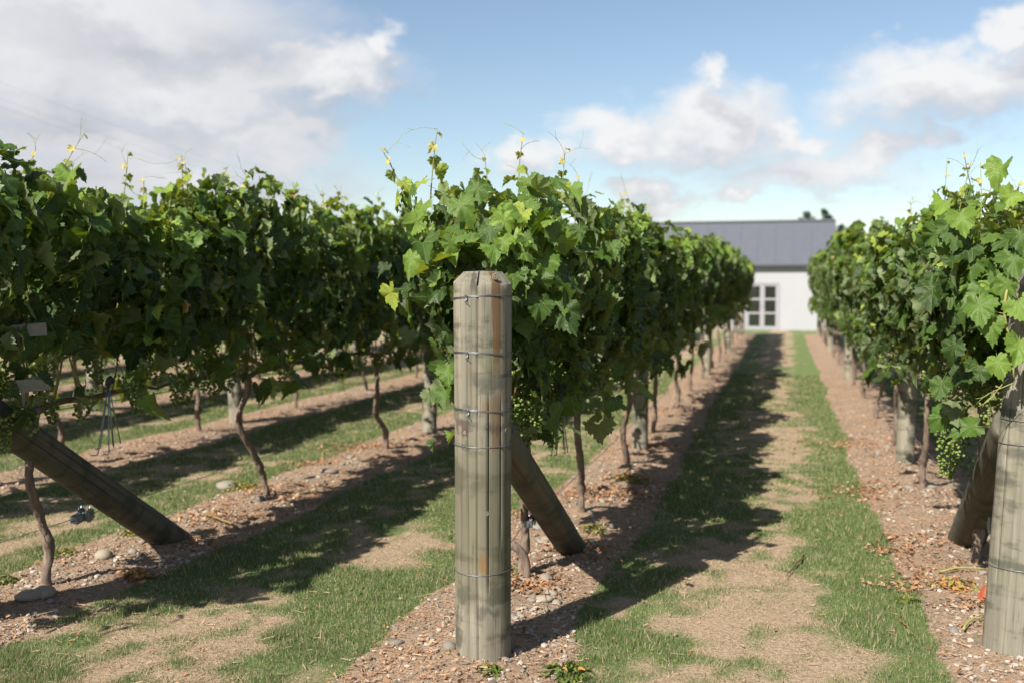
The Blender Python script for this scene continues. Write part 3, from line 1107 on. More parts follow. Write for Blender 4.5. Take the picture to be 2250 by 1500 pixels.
# ----------------------------------------------------------------- vine leaves
HALF = np.array([(0.0, 0.0), (0.09, -0.15), (0.20, -0.22), (0.27, -0.16), (0.38, -0.16), (0.40, -0.03), (0.53, 0.02), (0.49, 0.13), (0.60, 0.24),
                 (0.51, 0.29), (0.50, 0.37), (0.40, 0.38), (0.45, 0.50), (0.385, 0.52), (0.37, 0.62), (0.27, 0.56), (0.26, 0.70), (0.18, 0.71),
                 (0.15, 0.85), (0.075, 0.86), (0.0, 1.02)])
HALF_LOW = HALF[[0, 2, 4, 6, 8, 11, 14, 15, 18, 20]]


def leaf_shape(half, ring, rng, petiole=False):
    right = half
    left = half[::-1][1:-1] * [-1, 1]
    out = np.vstack([right, left])
    n = len(out)
    jit = 1 + 0.10 * (rng.random(n) - 0.5)
    out = (out - [0, 0.25]) * jit[:, None] + [0, 0.25]
    out[0] = (0, 0)
    ctr = np.array([[0, 0.22]])
    if ring:
        mid = ctr + (out - ctr) * 0.55
        P2 = np.vstack([out, mid, ctr])
        F = []
        for i in range(n):
            j = (i + 1) % n
            F += [(i, j, n + j), (i, n + j, n + i), (n + i, n + j, 2 * n)]
    else:
        P2 = np.vstack([out, ctr])
        F = [(i, (i + 1) % n, n) for i in range(n)]
    x, y = P2[:, 0], P2[:, 1]
    fold = rng.uniform(-0.2, 0.95)
    droop = rng.uniform(0.0, 0.75)
    curl = rng.uniform(-0.2, 0.9)
    r = np.hypot(x, y - 0.22)
    th = np.arctan2(x, y - 0.22)
    ph, ph2 = rng.random() * 6.28, rng.random() * 6.28
    z = fold * np.abs(x) - droop * np.maximum(y, 0) ** 2 - curl * x ** 2 + 0.30 * r * np.sin(3 * th + ph) * r + 0.10 * r * np.sin(7 * th + ph2)
    V = np.stack([x, y, z], 1)
    uv = P2.copy()
    F = np.array(F)
    if petiole:
        b = len(V)
        pv = np.array([(-0.010, 0.01, 0), (0.010, 0.01, 0), (0.008, -0.45, -0.22), (-0.008, -0.45, -0.22), (0, 0.0, -0.02), (0, -0.45, -0.24)])
        V = np.vstack([V, pv])
        uv = np.vstack([uv, np.zeros((6, 2))])
        F = np.vstack([F, [(b, b + 1, b + 2), (b, b + 2, b + 3), (b + 1, b + 4, b + 5), (b + 1, b + 5, b + 2), (b, b + 3, b + 5), (b, b + 5, b + 4)]])
    return V, F, uv


_lr = np.random.default_rng(99)
LOWS = [leaf_shape(HALF_LOW, False, _lr) for _ in range(10)]
MEDS = [leaf_shape(HALF, False, _lr) for _ in range(10)]
HIGHS = []
for i in range(20):
    V, F, uv = leaf_shape(HALF, True, _lr, True)
    tints = [0.06, 0.16, 0.25, 0.34, 0.44, 0.55, 0.72, 0.9, 1.0]
    HIGHS.append([mesh('vine_leaf', V, F, M['leaf'], uv=uv, attrs={'tint': np.full(len(V), t_)}) for t_ in tints])


def high_leaf(rng, tint):
    k = int(np.argmin(np.abs(np.array([0.06, 0.16, 0.25, 0.34, 0.44, 0.55, 0.72, 0.9, 1.0]) - tint)))
    return HIGHS[rng.integers(len(HIGHS))][k]


def gen_leaves(rng, x0, yw0, yw1, n, end=False, zb=1.09, zt=2.06, wide=1.0, mid=None, half=1.1, rag=0.22):
    """leaf positions for the row piece yw0..yw1 (world y, x relative to the row)"""
    m = int(n * 1.35)
    y = rng.uniform(yw0, yw1, m)
    dip = np.zeros(m) if mid is None else np.clip(np.abs(y - mid) / half, 0, 1.1) ** 2.6
    top = zt + rag * (fbm(y * 1.6, y * 0 + x0 * 3, 71, 3) - 0.5) * 2 + 0.07 * np.clip(rng.normal(size=m), -2.5, 1.1) - 0.34 * dip
    bot = zb + 0.16 * (fbm(y * 2.1, y * 0 + x0 * 5, 81, 2) - 0.5) * 2 + 0.08 * np.abs(rng.normal(size=m))
    t = rng.random(m) ** 0.85
    z = bot + (top - bot) * t
    low = rng.random(m) < 0.035
    z = np.where(low, rng.uniform(zb - 0.22, zb + 0.1, m), z)
    side = np.where(rng.random(m) < 0.5, -1.0, 1.0)
    w = wide * (0.17 + 0.17 * smooth(t, 0, 0.5)) * (1 - 0.55 * smooth(t, 0.82, 1.0))
    w = w * (1 - 0.42 * dip) * (1 + 0.75 * (fbm(y * 1.7 + side * 9, z * 1.9, 91, 3) - 0.5) * 2)
    q = rng.random(m)
    u = side * w * (1 - 0.55 * q ** 2.2)
    if end:
        ed = yw0 + 0.22 * (1 - ((t - 0.55) ** 2) * 2.0)
        y = np.where(rng.random(m) < 0.10, yw0 + 0.18 * rng.random(m) + 0.08, y)
        y = np.maximum(y, yw0 + 0.42 * np.clip(1 - t / 0.55, 0, 1) + 0.10 * rng.random(m))
    keep = low | (rng.random(m) < (0.35 + 0.65 * smooth(z, zb - 0.02, zb + 0.25)))
    y, z, u, side, t, q = [a[keep][:n] for a in (y, z, u, side, t, q)]
    k = len(y)
    up = 0.35 + 0.9 * smooth(t, 0.7, 1.0)
    nrm = np.stack([side * (0.9 - 0.5 * smooth(t, 0.8, 1.0)), np.zeros(k), up], 1) + 0.62 * rng.normal(size=(k, 3))
    if end:
        e = np.exp(-((y - yw0) / 0.25) ** 2)
        nrm[:, 1] -= 1.1 * e
        nrm[:, 0] *= 1 - 0.6 * e
    tip = np.stack([side * 0.35, 0.45 * rng.normal(size=k), np.full(k, -1.0)], 1) + 0.35 * rng.normal(size=(k, 3))
    size = (0.058 + 0.10 * rng.random(k) ** 1.25) * (1 - 0.18 * smooth(t, 0.85, 1.0))
    tint = np.clip(0.01 + 0.30 * rng.random(k) ** 1.7 + 0.50 * smooth(t, 0.55, 0.95) * rng.random(k) ** 0.9, 0, 0.68)  # younger upper leaves lighter; sunlit top and shaded base also put into tint
    yel = rng.random(k)
    tint = np.where((yel < 0.05) & (t > 0.8), 0.72, tint)
    tint = np.where(yel > 0.985, 0.75, tint)
    tint = np.where(yel > 0.996, 0.97, tint)
    size = np.where(yel > 0.996, size * 0.55, size)
    return np.stack([u, y, z], 1), nrm, tip, size, tint, np.abs(u) / (w[keep][:n] + 1e-6), side, t


def frames(nrm, tip):
    N = nrm / np.linalg.norm(nrm, axis=1, keepdims=True)
    T = tip - N * np.sum(tip * N, 1, keepdims=True)
    T /= np.linalg.norm(T, axis=1, keepdims=True) + 1e-9
    S = np.cross(T, N)
    return np.stack([S, T, N], 2)      # columns


def leaf_mass(name, rng, pos, Rm, size, tint, lib):
    Vs, Fs, Us, Ts, n = [], [], [], [], 0
    pick = rng.integers(0, len(lib), len(pos))
    for li, (V, F, uv) in enumerate(lib):
        sel = np.where(pick == li)[0]
        if not len(sel):
            continue
        W_ = np.einsum('nij,vj->nvi', Rm[sel], V) * size[sel][:, None, None] + pos[sel][:, None, :]
        nv = len(V)
        Vs.append(W_.reshape(-1, 3))
        Fs.append((F[None] + (np.arange(len(sel)) * nv)[:, None, None] + n).reshape(-1, 3))
        Us.append(np.tile(uv, (len(sel), 1)))
        Ts.append(np.repeat(tint[sel], nv))
        n += nv * len(sel)
    return mesh(name, np.concatenate(Vs), np.concatenate(Fs), M['leaf'], uv=np.concatenate(Us), attrs={'tint': np.concatenate(Ts)})


# ----------------------------------------------------------------- grape bunches
def ico():
    p = (1 + 5 ** 0.5) / 2
    V = np.array([(-1, p, 0), (1, p, 0), (-1, -p, 0), (1, -p, 0), (0, -1, p), (0, 1, p), (0, -1, -p), (0, 1, -p), (p, 0, -1), (p, 0, 1), (-p, 0, -1), (-p, 0, 1)], dtype=float)
    V /= np.linalg.norm(V[0])
    F = np.array([(0, 11, 5), (0, 5, 1), (0, 1, 7), (0, 7, 10), (0, 10, 11), (1, 5, 9), (5, 11, 4), (11, 10, 2), (10, 7, 6), (7, 1, 8),
                  (3, 9, 4), (3, 4, 2), (3, 2, 6), (3, 6, 8), (3, 8, 9), (4, 9, 5), (2, 4, 11), (6, 2, 10), (8, 6, 7), (9, 8, 1)])
    return V, F


def subdiv(V, F):
    V = list(map(tuple, V))
    cache, out = {}, []

    def mid(a, b_):
        k = (min(a, b_), max(a, b_))
        if k not in cache:
            p = np.array(V[a]) + np.array(V[b_])
            V.append(tuple(p / np.linalg.norm(p)))
            cache[k] = len(V) - 1
        return cache[k]
    for a, b_, c in F:
        x, y, z = mid(a, b_), mid(b_, c), mid(c, a)
        out += [(a, x, z), (b_, y, x), (c, z, y), (x, y, z)]
    return np.array(V), np.array(out)


ICO = ico()
ICO2 = subdiv(*ICO)


def bunch_mesh(seed, n=58, L=0.17, wid=0.05):
    rng = np.random.default_rng(seed)
    g = Geo()
    for i in range(n):
        f = (i + 0.5) / n
        w = wid * (1 - 0.72 * f ** 1.3) * (0.75 + 0.5 * rng.random())
        a = i * 2.399 + rng.normal() * 0.2
        c = np.array([w * math.cos(a), w * math.sin(a), -0.03 - f * L + 0.008 * rng.normal()])
        g.add(ICO2[0] * rng.uniform(0.0060, 0.0105) + c, ICO2[1], rng.random())
    g.tube([(0, 0, 0.03), (0.004, 0, 0), (0, 0, -L)], 0.0025, 5, a=0.3)
    return g.data('grape_bunch', M['grape'], True, 'tint')


BUNCH = [bunch_mesh(200 + i, 52 + 6 * i, 0.14 + 0.015 * i, 0.045 + 0.004 * i) for i in range(4)]


# ----------------------------------------------------------------- vines
def trunk_geo(rng, lean, hz=0.93, fork=True):
    g = Geo()
    ctrl = [(rng.normal() * 0.02, lean, -0.06), (rng.normal() * 0.015, lean * 0.97, 0.02), (rng.normal() * 0.02, lean * 0.80 + rng.normal() * 0.025, 0.2),
            (rng.normal() * 0.02, lean * 0.30 + rng.normal() * 0.02, 0.36), (rng.normal() * 0.03, -0.06 + rng.normal() * 0.03, 0.6),
            (rng.normal() * 0.01, rng.normal() * 0.02, 0.8), (0, 0, hz)]
    p = spline(ctrl, 40)
    s = np.linspace(0, 1, 40)
    rad = 0.0245 - 0.005 * s + 0.004 * (vnoise(s * 9, s * 0 + lean * 50, 5) - 0.5) * 2
    kk = 0.25 + 0.15 * rng.random()
    rad = rad + 0.010 * np.exp(-((s - kk) / 0.03) ** 2) + 0.012 * np.exp(-((s - 0.97) / 0.06) ** 2)
    V, F = tube(p, rad, 12)
    V = V + 0.0030 * rng.normal(size=V.shape)
    g.add(V, F)
    return g


def cane_geo(rng, y0, y1, dens=8.5):
    """two cordon arms on the fruiting wire and the upright canes they carry"""
    g = Geo()
    for s, ye in ((-1, y0), (1, y1)):
        yy = np.linspace(0, ye, 9)
        p = np.stack([0.012 * rng.normal(size=9), yy, 0.92 + 0.03 * np.sin(np.linspace(0.2, 3, 9)) + 0.008 * rng.normal(size=9)], 1)
        p[0] = (0, 0, 0.90)
        g.tube(p, np.linspace(0.020, 0.008, 9), 8, a=0.0)
    n = int((y1 - y0) * dens)
    for i in range(n):
        y = rng.uniform(y0 + 0.25, y1)
        dx = rng.normal() * 0.08
        p = spline([(0.01 * rng.normal(), y, 0.93), (dx * 0.4, y + 0.06 * rng.normal(), 1.15), (dx * 0.9, y + 0.1 * rng.normal(), 1.5), (dx, y + 0.08 * rng.normal(), 1.80)], 9)
        g.tube(p, np.linspace(0.0065, 0.0035, 9), 6, a=rng.uniform(0.3, 0.95))
    return g


def tendril(rng, g, p, d, L, a=0.9, r=0.0013):
    d = np.array(d, dtype=float)
    d /= np.linalg.norm(d)
    side = np.cross(d, rng.normal(size=3))
    side /= np.linalg.norm(side)
    t = np.linspace(0, 1, 9)
    bend = rng.uniform(0.2, 0.6)
    q = np.array(p) + np.outer(t * L, d) + np.outer(bend * L * t ** 2.5, side) + np.outer(0.05 * L * np.sin(t * 5), np.cross(d, side))
    g.tube(q, np.linspace(r, r * 0.6, 9), 5, a=a)
    if rng.random() < 0.7:
        m_ = q[5]
        d2 = d + 0.8 * side * rng.choice([-1, 1])
        q2 = m_ + np.outer(t * L * 0.45, d2 / np.linalg.norm(d2)) - np.outer(0.2 * L * t ** 2, side)
        g.tube(q2, np.linspace(r * 0.8, r * 0.5, 9), 5, a=a)


def add_shoot(rng, vine, p0, d, L, big=1.0, leaves=5):
    """young shoot with small yellow leaves and tendrils; p0 in the vine's frame"""
    p0 = np.array(p0, dtype=float)
    d = np.array(d, dtype=float)
    d /= np.linalg.norm(d)
    bend = rng.normal(size=3) * 0.12
    t = np.linspace(0, 1, 10)
    path = p0 + np.outer(t * L, d) + np.outer(L * t ** 2, bend)
    g = Geo()
    g.tube(path, np.linspace(0.0036, 0.0016, 10), 6, a=0.75)
    for k in range(2):
        i = rng.integers(5, 10)
        tendril(rng, g, path[i], d * 0.8 + rng.normal(size=3) * 0.7, L * rng.uniform(0.35, 0.6))
    sh = link('shoot', g.data('shoot', M['cane'], True, 'tint'), vine)
    for k in range(leaves):
        f = (k + 0.7) / leaves
        p = p0 + d * L * f + L * f * f * bend
        a = k * 2.6 + rng.random()
        out = np.array([math.cos(a), math.sin(a), 0.1])
        s = big * (0.085 * (1 - f) ** 1.2 + 0.022)
        nrm = out * 0.6 + np.array([0, 0, 0.7]) + 0.4 * rng.normal(size=3)
        tip = out + np.array([0, 0, -0.6])
        Rm = frames(nrm[None], tip[None])[0]
        M4 = Matrix.Identity(4)
        for r_ in range(3):
            for c_ in range(3):
                M4[r_][c_] = Rm[r_, c_] * s
        q = p + out * s * 0.35
        M4[0][3], M4[1][3], M4[2][3] = q
        tint = 0.55 if f < 0.25 else (0.72 if f < 0.7 else 0.9)
        link('leaf', high_leaf(rng, tint), sh, mat4=M4)


def place_leaf(rng, vine, p, nrm, tip, s, tint):
    Rm = frames(np.array([nrm], dtype=float), np.array([tip], dtype=float))[0]
    M4 = Matrix([[*(Rm[0] * s), p[0]], [*(Rm[1] * s), p[1]], [*(Rm[2] * s), p[2]], [0, 0, 0, 1]])
    return link('leaf', high_leaf(rng, tint), vine, mat4=M4)


def make_vine(row, idx, yt, y0, y1, seed, n_obj, end=False, lib=MEDS, per_m=640, lean=None, label=None, zt=2.06, zb=1.09, wide=1.0, bunches=5, shoots=5):
    rng = np.random.default_rng(seed)
    x0 = ROWS[row]
    z0 = gzf(x0, yt)
    v = link('grape_vine', None, loc=(x0, yt, z0), label=label, cat='vine', group='grape vines in rows')
    lean = rng.uniform(0.06, 0.30) if lean is None else lean
    link('trunk', trunk_geo(rng, lean).data('trunk', M['bark']), v)
    link('canes', cane_geo(rng, y0 - yt, y1 - yt).data('canes', M['cane'], True, 'tint'), v)
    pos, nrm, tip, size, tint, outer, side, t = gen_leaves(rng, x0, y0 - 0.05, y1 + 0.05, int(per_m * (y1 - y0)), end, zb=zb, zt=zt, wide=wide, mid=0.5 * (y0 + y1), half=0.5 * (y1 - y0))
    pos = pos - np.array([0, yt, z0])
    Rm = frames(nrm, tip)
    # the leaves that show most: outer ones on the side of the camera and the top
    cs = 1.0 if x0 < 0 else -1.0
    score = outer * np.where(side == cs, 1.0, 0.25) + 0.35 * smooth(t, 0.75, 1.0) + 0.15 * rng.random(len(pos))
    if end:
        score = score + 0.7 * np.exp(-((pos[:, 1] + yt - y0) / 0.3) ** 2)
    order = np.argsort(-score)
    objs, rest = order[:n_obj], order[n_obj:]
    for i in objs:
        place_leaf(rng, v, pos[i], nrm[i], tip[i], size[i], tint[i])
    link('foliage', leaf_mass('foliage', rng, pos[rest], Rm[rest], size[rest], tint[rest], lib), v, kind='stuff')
    for k in range(bunches):
        y = rng.uniform(y0, y1) - yt
        link('grape_bunch', BUNCH[rng.integers(4)], v, loc=(cs * rng.uniform(-0.05, 0.16), y, rng.uniform(0.96, 1.22)), rot=(rng.normal() * 0.15, rng.normal() * 0.15, rng.random() * 6))
    for k in range(shoots):
        y = rng.uniform(y0 + 0.1, y1 - 0.1)
        ztop = zt + 0.22 * (float(fbm(np.array([y * 1.6]), np.array([x0 * 3]), 71, 3)[0]) - 0.5) * 2 - 0.24 * min(1.0, abs(y - 0.5 * (y0 + y1)) / (0.5 * (y1 - y0))) ** 3
        add_shoot(rng, v, (rng.normal() * 0.1, y - yt, ztop - 0.12), (rng.normal() * 0.25, rng.normal() * 0.25, 1), rng.uniform(0.16, 0.34))
    return v


def vine_label(row, i):
    extra = {0: 'leafy grape vine on a crooked trunk, first in ', }.get(i, f'leafy grape vine, {ORD[i]} from the near end of ')
    return extra + ROWNAME[row]


NEAR = {
    'centre': ([5.22, 6.62, 8.62, 10.8, 13.0], 4.40),
    'left1': ([4.40, 6.55, 8.95, 11.2, 13.4], 2.9),  # canopy stretched out of view past its end post, to shade leaves and spacers
    'right': ([6.10, 8.25, 10.4, 12.6], 4.95),
}
FAR_Y = {}
VINES = {}
for rn, (tr, ystart) in NEAR.items():
    n = len(tr)
    for i, yt in enumerate(tr):
        a = ystart if i == 0 else 0.5 * (tr[i - 1] + yt)
        b = 0.5 * (yt + tr[i + 1]) if i < n - 1 else yt + 1.1
        VINES[rn, i] = make_vine(rn, i, yt, a, b, 1000 + 37 * i + 7 * len(rn), 290 if i < 3 else 200, end=(i == 0), label=vine_label(rn, i),
                                 zt=2.20 if (rn, i) == ('left1', 0) else {'centre': 2.13, 'left1': 2.30, 'right': 2.0}[rn], wide={'centre': 1.1, 'left1': 1.05, 'right': 1.0}[rn], zb=1.20 if (rn, i) == ('left1', 0) else {'centre': 1.07, 'left1': 1.11, 'right': 1.16}[rn],
                                 lean={('centre', 0): 0.10, ('left1', 0): 0.06, ('left1', 1): 0.26, ('left1', 2): 0.22}.get((rn, i)),
                                 bunches=24 if i < 3 else 16)
    FAR_Y[rn] = tr[-1] + 2.2

# far vines: a few kinds, copied
KINDS = []


def vine_kind(seed):
    rng = np.random.default_rng(seed)
    L = 1.12
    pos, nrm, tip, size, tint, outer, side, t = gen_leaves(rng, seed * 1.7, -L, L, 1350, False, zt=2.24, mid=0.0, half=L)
    d = {'trunk': trunk_geo(rng, rng.uniform(0.02, 0.22)).data('trunk', M['bark']),
         'canes': cane_geo(rng, -1.0, 1.0, 3).data('canes', M['cane'], True, 'tint'),
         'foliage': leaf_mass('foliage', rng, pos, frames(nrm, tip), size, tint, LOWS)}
    return d


KINDS = [vine_kind(300 + i) for i in range(6)]


def far_vine(row, i, y):
    rng = np.random.default_rng(int(abs(ROWS[row]) * 100) + i)
    k = KINDS[(i * 5 + len(row) * 3) % 6]
    x = ROWS[row]
    v = link('grape_vine', None, loc=(x, y, gzf(x, y)), label=vine_label(row, i), cat='vine', group='grape vines in rows')
    flip = math.pi if rng.random() < 0.5 else 0
    link('trunk', k['trunk'], v, rot=(0, 0, 0))
    link('canes', k['canes'], v, rot=(0, 0, flip))
    f = link('foliage', k['foliage'], v, rot=(0, 0, flip), kind='stuff')
    f.scale = (rng.uniform(0.92, 1.1), 1.02, rng.uniform(1.0, 1.08))
    if y < 24:
        for q in range(9):
            link('grape_bunch', BUNCH[rng.integers(4)], v, loc=(rng.uniform(-0.12, 0.12), rng.uniform(-1, 1), rng.uniform(1.0, 1.15)), rot=(0, 0, rng.random() * 6))
    if row in ('centre', 'right', 'left1') and y < 24:
        for q in range(2):
            add_shoot(rng, v, (rng.normal() * 0.1, rng.uniform(-0.9, 0.9), 1.95), (rng.normal() * 0.25, rng.normal() * 0.25, 1), rng.uniform(0.14, 0.28), leaves=4)


for rn in ('centre', 'left1', 'right'):
    i, y = len(NEAR[rn][0]), FAR_Y[rn]
    while y < ROW_END - 0.8 and i < 16:
        far_vine(rn, i, y)
        y += 2.15
        i += 1
for rn, ya, nmax in (('left2', 5.3, 13), ('left3', 6.4, 11), ('left4', 8.8, 8), ('left5', 12.0, 6), ('right2', 7.3, 6)):
    for i in range(nmax):
        far_vine(rn, i, ya + 2.2 * i)

# ---- shoots and leaves that stand out in the photograph
rs = np.random.default_rng(5)


def hero_shoot(row, i, px, py, y, L, d, big=1.15, leaves=6):
    """shoot whose tip shows near the given pixel, rooted in the row's canopy at distance y"""
    v = VINES[row, i]
    dr = px_dir(px, py)
    t = y / dr.y
    tip = np.array([dr.x * t, y, CAMH + dr.z * t])
    d = np.array(d, dtype=float)
    d /= np.linalg.norm(d)
    p0 = tip - d * L - np.array(v.location)
    add_shoot(rs, v, p0, d, L, big, leaves)


hero_shoot('centre', 0, 858, 320, 4.62, 0.34, (-0.32, 0.05, 1), 1.2)
hero_shoot('centre', 0, 952, 300, 4.72, 0.30, (0.05, 0, 1), 1.25)
hero_shoot('centre', 0, 1072, 335, 4.9, 0.24, (0.0, 0, 1), 0.8, 4)
hero_shoot('centre', 0, 1245, 330, 5.3, 0.32, (0.12, 0, 1), 1.0)
hero_shoot('left1', 0, 165, 295, 4.7, 0.42, (0.45, 0.1, 1), 1.1)
hero_shoot('left1', 0, 290, 350, 5.1, 0.30, (0.2, 0.1, 1), 1.0)
hero_shoot('left1', 1, 545, 395, 6.4, 0.30, (0.1, 0.1, 1), 1.2)
hero_shoot('right', 0, 2072, 365, 6.2, 0.36, (-0.05, 0, 1), 0.9)
hero_shoot('right', 0, 2165, 370, 5.7, 0.36, (0.05, 0, 1), 0.9)
vC = VINES['centre', 0]
for (px, py, y, s, nx_, tn) in ((905, 585, 4.50, 0.15, -0.5, 0.44), (948, 640, 4.52, 0.12, -0.3, 0.06), (975, 700, 4.50, 0.14, -0.5, 0.16), (985, 740, 4.48, 0.12, -0.2, 0.06),
                                (985, 830, 4.47, 0.12, -0.5, 0.34), (980, 880, 4.46, 0.12, -0.4, 0.25), (930, 480, 4.52, 0.16, -0.6, 0.44), (900, 440, 4.6, 0.14, -0.7, 0.25),
                                (1010, 470, 4.45, 0.15, -0.1, 0.34), (1080, 520, 4.42, 0.14, 0.2, 0.16), (1150, 490, 4.48, 0.15, 0.3, 0.34), (1200, 560, 4.6, 0.13, 0.5, 0.25),
                                (1215, 620, 4.62, 0.13, 0.4, 0.44), (1050, 430, 4.5, 0.14, 0.0, 0.25), (1160, 420, 4.6, 0.14, 0.1, 0.34)):
    dr = px_dir(px, py)
    t = y / dr.y
    p = np.array([dr.x * t, y, CAMH + dr.z * t]) - np.array(vC.location)
    place_leaf(rs, vC, p + np.array([0, 0, s * 0.4]), (nx_ + 0.3 * rs.normal(), -0.8, 0.45), (0.3 * rs.normal(), -0.2, -1), s * 0.84, tn)
# long drooping cane with young leaves over the right end post
vR = VINES['right', 0]


def right_pt(px, py, y):
    dr = px_dir(px, py)
    t = y / dr.y
    return np.array([dr.x * t, y, CAMH + dr.z * t]) - np.array(vR.location)


g = Geo()
yy = R0[1] - 0.17
cp = [right_pt(2235, 560, yy + 0.1), right_pt(2212, 640, yy), right_pt(2208, 700, yy), right_pt(2222, 760, yy), right_pt(2228, 830, yy)]
g.tube(spline(cp, 16), np.linspace(0.007, 0.004, 16), 8, a=0.7)
for (px, py, dd) in ((2228, 840, (-0.9, 0, -0.25)), (2215, 830, (-0.5, 0, -0.9)), (2212, 690, (-0.8, 0, 0.3))):
    tendril(rs, g, right_pt(px, py, yy), dd, 0.16, 0.9, 0.002)
cn = link('long_cane', g.data('long_cane', M['cane'], True, 'tint'), vR)
for (px, py, s, tn, nx_) in ((2150, 690, 0.16, 0.34, -0.4), (2190, 810, 0.12, 0.44, -0.3), (2110, 500, 0.15, 0.44, -0.2), (2235, 690, 0.15, 0.44, -0.1), (2225, 590, 0.15, 0.25, -0.3), (2240, 540, 0.14, 0.16, -0.2), (2215, 640, 0.12, 0.34, -0.5), (2180, 730, 0.13, 0.34, -0.5),
                             (2100, 780, 0.14, 0.06, -0.6), (2050, 660, 0.16, 0.06, -0.7), (2070, 860, 0.13, 0.16, -0.6), (2130, 590, 0.15, 0.25, -0.5), (2240, 780, 0.15, 0.44, 0.1)):
    p = right_pt(px, py, yy + (0.0 if px > 2140 else 0.35))
    place_leaf(rs, vR, p + np.array([0, 0, s * 0.4]), (nx_, -0.75, 0.4), (0.25 * rs.normal(), -0.15, -1), s * 0.84, tn)
big = bunch_mesh(260, 150, 0.25, 0.078)
dr = px_dir(2098, 930)
t = 5.55 / dr.y
link('grape_bunch', big, vR, loc=tuple(np.array([dr.x * t, 5.55, CAMH + dr.z * t]) - np.array(vR.location)), rot=(0.1, 0.12, 0))
for (px, py, y) in ((1150, 905, 4.75), (1175, 880, 4.85), (1215, 890, 5.0), (1150, 860, 4.8)):
    dr = px_dir(px, py)
    t = y / dr.y
    link('grape_bunch', BUNCH[rs.integers(4)], vC, loc=tuple(np.array([dr.x * t, y, CAMH + dr.z * t]) - np.array(vC.location)), rot=(0, 0, rs.random() * 6))

# ----------------------------------------------------------------- stones
STONES = []
for i in range(12):
    rng = np.random.default_rng(500 + i)
    V = ICO2[0] * (1 + 0.22 * rng.normal(size=(1, 3)) * 0.6)
    V = V * (1 + 0.16 * (vnoise(V[:, 0] * 1.6 + i * 5, V[:, 1] * 1.6 + V[:, 2], i) - 0.5)[:, None] * 2)
    V[:, 2] *= 0.62
    V[:, 2] = np.maximum(V[:, 2], -0.35)
    STONES.append(mesh('stone', V, ICO2[1], M['stone']))


def stone(x, y, s, label, group, rng):
    o = link('stone', STONES[rng.integers(12)], loc=(x, y, gzf(x, y) + s * 0.18), rot=(rng.normal() * 0.15, rng.normal() * 0.15, rng.random() * 6.28),
             label=label, cat='stone', group=group)
    o.scale = (s * rng.uniform(0.8, 1.25), s * rng.uniform(0.75, 1.05), s * rng.uniform(0.75, 1.05))


rst = np.random.default_rng(12)
for (px, py, s, lab) in ((988, 1443, 0.036, 'tan rounded stone just left of the front post foot'), (1022, 1446, 0.034, 'orange brown stone touching the left of the front post foot'),
                         (1060, 1462, 0.022, 'flat pale stone in front of the front post foot'), (1087, 1455, 0.018, 'small pale stone at the front post foot, centre right'),
                         (1104, 1450, 0.022, 'upper of two rounded pale stones at the right of the post foot'), (1110, 1462, 0.024, 'lower of two rounded pale stones at the right of the post foot'),
                         (1137, 1442, 0.022, 'angular pale stone right of the front post foot'), (1200, 1286, 0.042, 'big cream stone beside the cut vine stub'),
                         (1195, 1330, 0.040, 'long pale stone in the pebble patch right of the front post'), (1200, 1222, 0.038, 'grey tan stone below the small metal strainer'),
                         (1216, 1208, 0.030, 'pale stone near the foot of the centre brace'), (70, 1332, 0.07, 'sharp pale stone at the foot of the leftmost trunk'),
                         (92, 1324, 0.07, 'dark grey stone at the foot of the leftmost trunk'), (345, 1198, 0.055, 'grey stone beside the left brace foot'),
                         (228, 1243, 0.065, 'large tan stone on the left soil strip below the brace'), (500, 1072, 0.10, 'large cream boulder beside a crooked trunk on the left'),
                         (722, 1047, 0.06, 'flat topped pale stone on the left soil strip'), (572, 1112, 0.045, 'grey stone at the foot of a crooked left trunk')):
    p = at_px(px, py)
    stone(p[0], p[1], s, lab, 'noticeable stones', rst)
cnt = 0
for rn, ya, yb_, n in (('centre', 4.2, 9.5, 85), ('left1', 4.2, 10.5, 75), ('right', 5.0, 11.0, 55), ('left2', 7.0, 13.0, 30)):
    k = 0
    while k < n:
        y = ya + (yb_ - ya) * rst.random() ** 1.4
        x = ROWS[rn] + rst.normal() * 0.20
        if rn == 'centre' and rst.random() < 0.35:
            p = at_px(rst.uniform(1128, 1230), rst.uniform(1270, 1370))
            x, y = p[0], p[1]
        if float(soil_mask(np.array([x]), np.array([y]))[0]) < 0.6 or math.hypot(x - C0[0], y - C0[1]) < 0.15 or math.hypot(x - R0[0], y - R0[1]) < 0.2:
            continue
        stone(x, y, 0.011 + 0.028 * rst.random() ** 2.2, f'small pale pebble lying on the soil strip of {ROWNAME[rn]}', f'pebbles on the soil strip of {ROWNAME[rn]}', rst)
        k += 1
tl = at_px(2160, 1330)
g = Geo()
g.add(np.array([(-0.07, -0.03, 0), (0.06, -0.05, 0.0), (0.08, 0.05, 0), (-0.04, 0.06, 0), (-0.03, -0.01, 0.075), (0.06, -0.02, 0.085), (0.06, 0.03, 0.08), (-0.01, 0.04, 0.07)]),
      [(0, 3, 2, 1), (4, 5, 6, 7), (0, 1, 5, 4), (1, 2, 6, 5), (2, 3, 7, 6), (3, 0, 4, 7)])
link('brick_fragment', g.data('brick_fragment', M['terracotta'], False), loc=(tl[0] + 0.03, tl[1], gzf(tl[0], tl[1]) - 0.01), rot=(0, 0, 0.4),
     label='orange terracotta fragment beside the right end post', cat='fragment')

# ----------------------------------------------------------------- ground cover
def sample_ground(rng, n, ymax=16.0, ymin=3.3):
    y = ymin + (ymax - ymin) * rng.random(n) ** 1.7
    d = y / math.cos(YAW)
    x = -y * math.tan(YAW) + (rng.random(n) - 0.5) * (d * 1.08 + 1.8)
    k = in_view(x, y)
    return x[k], y[k]


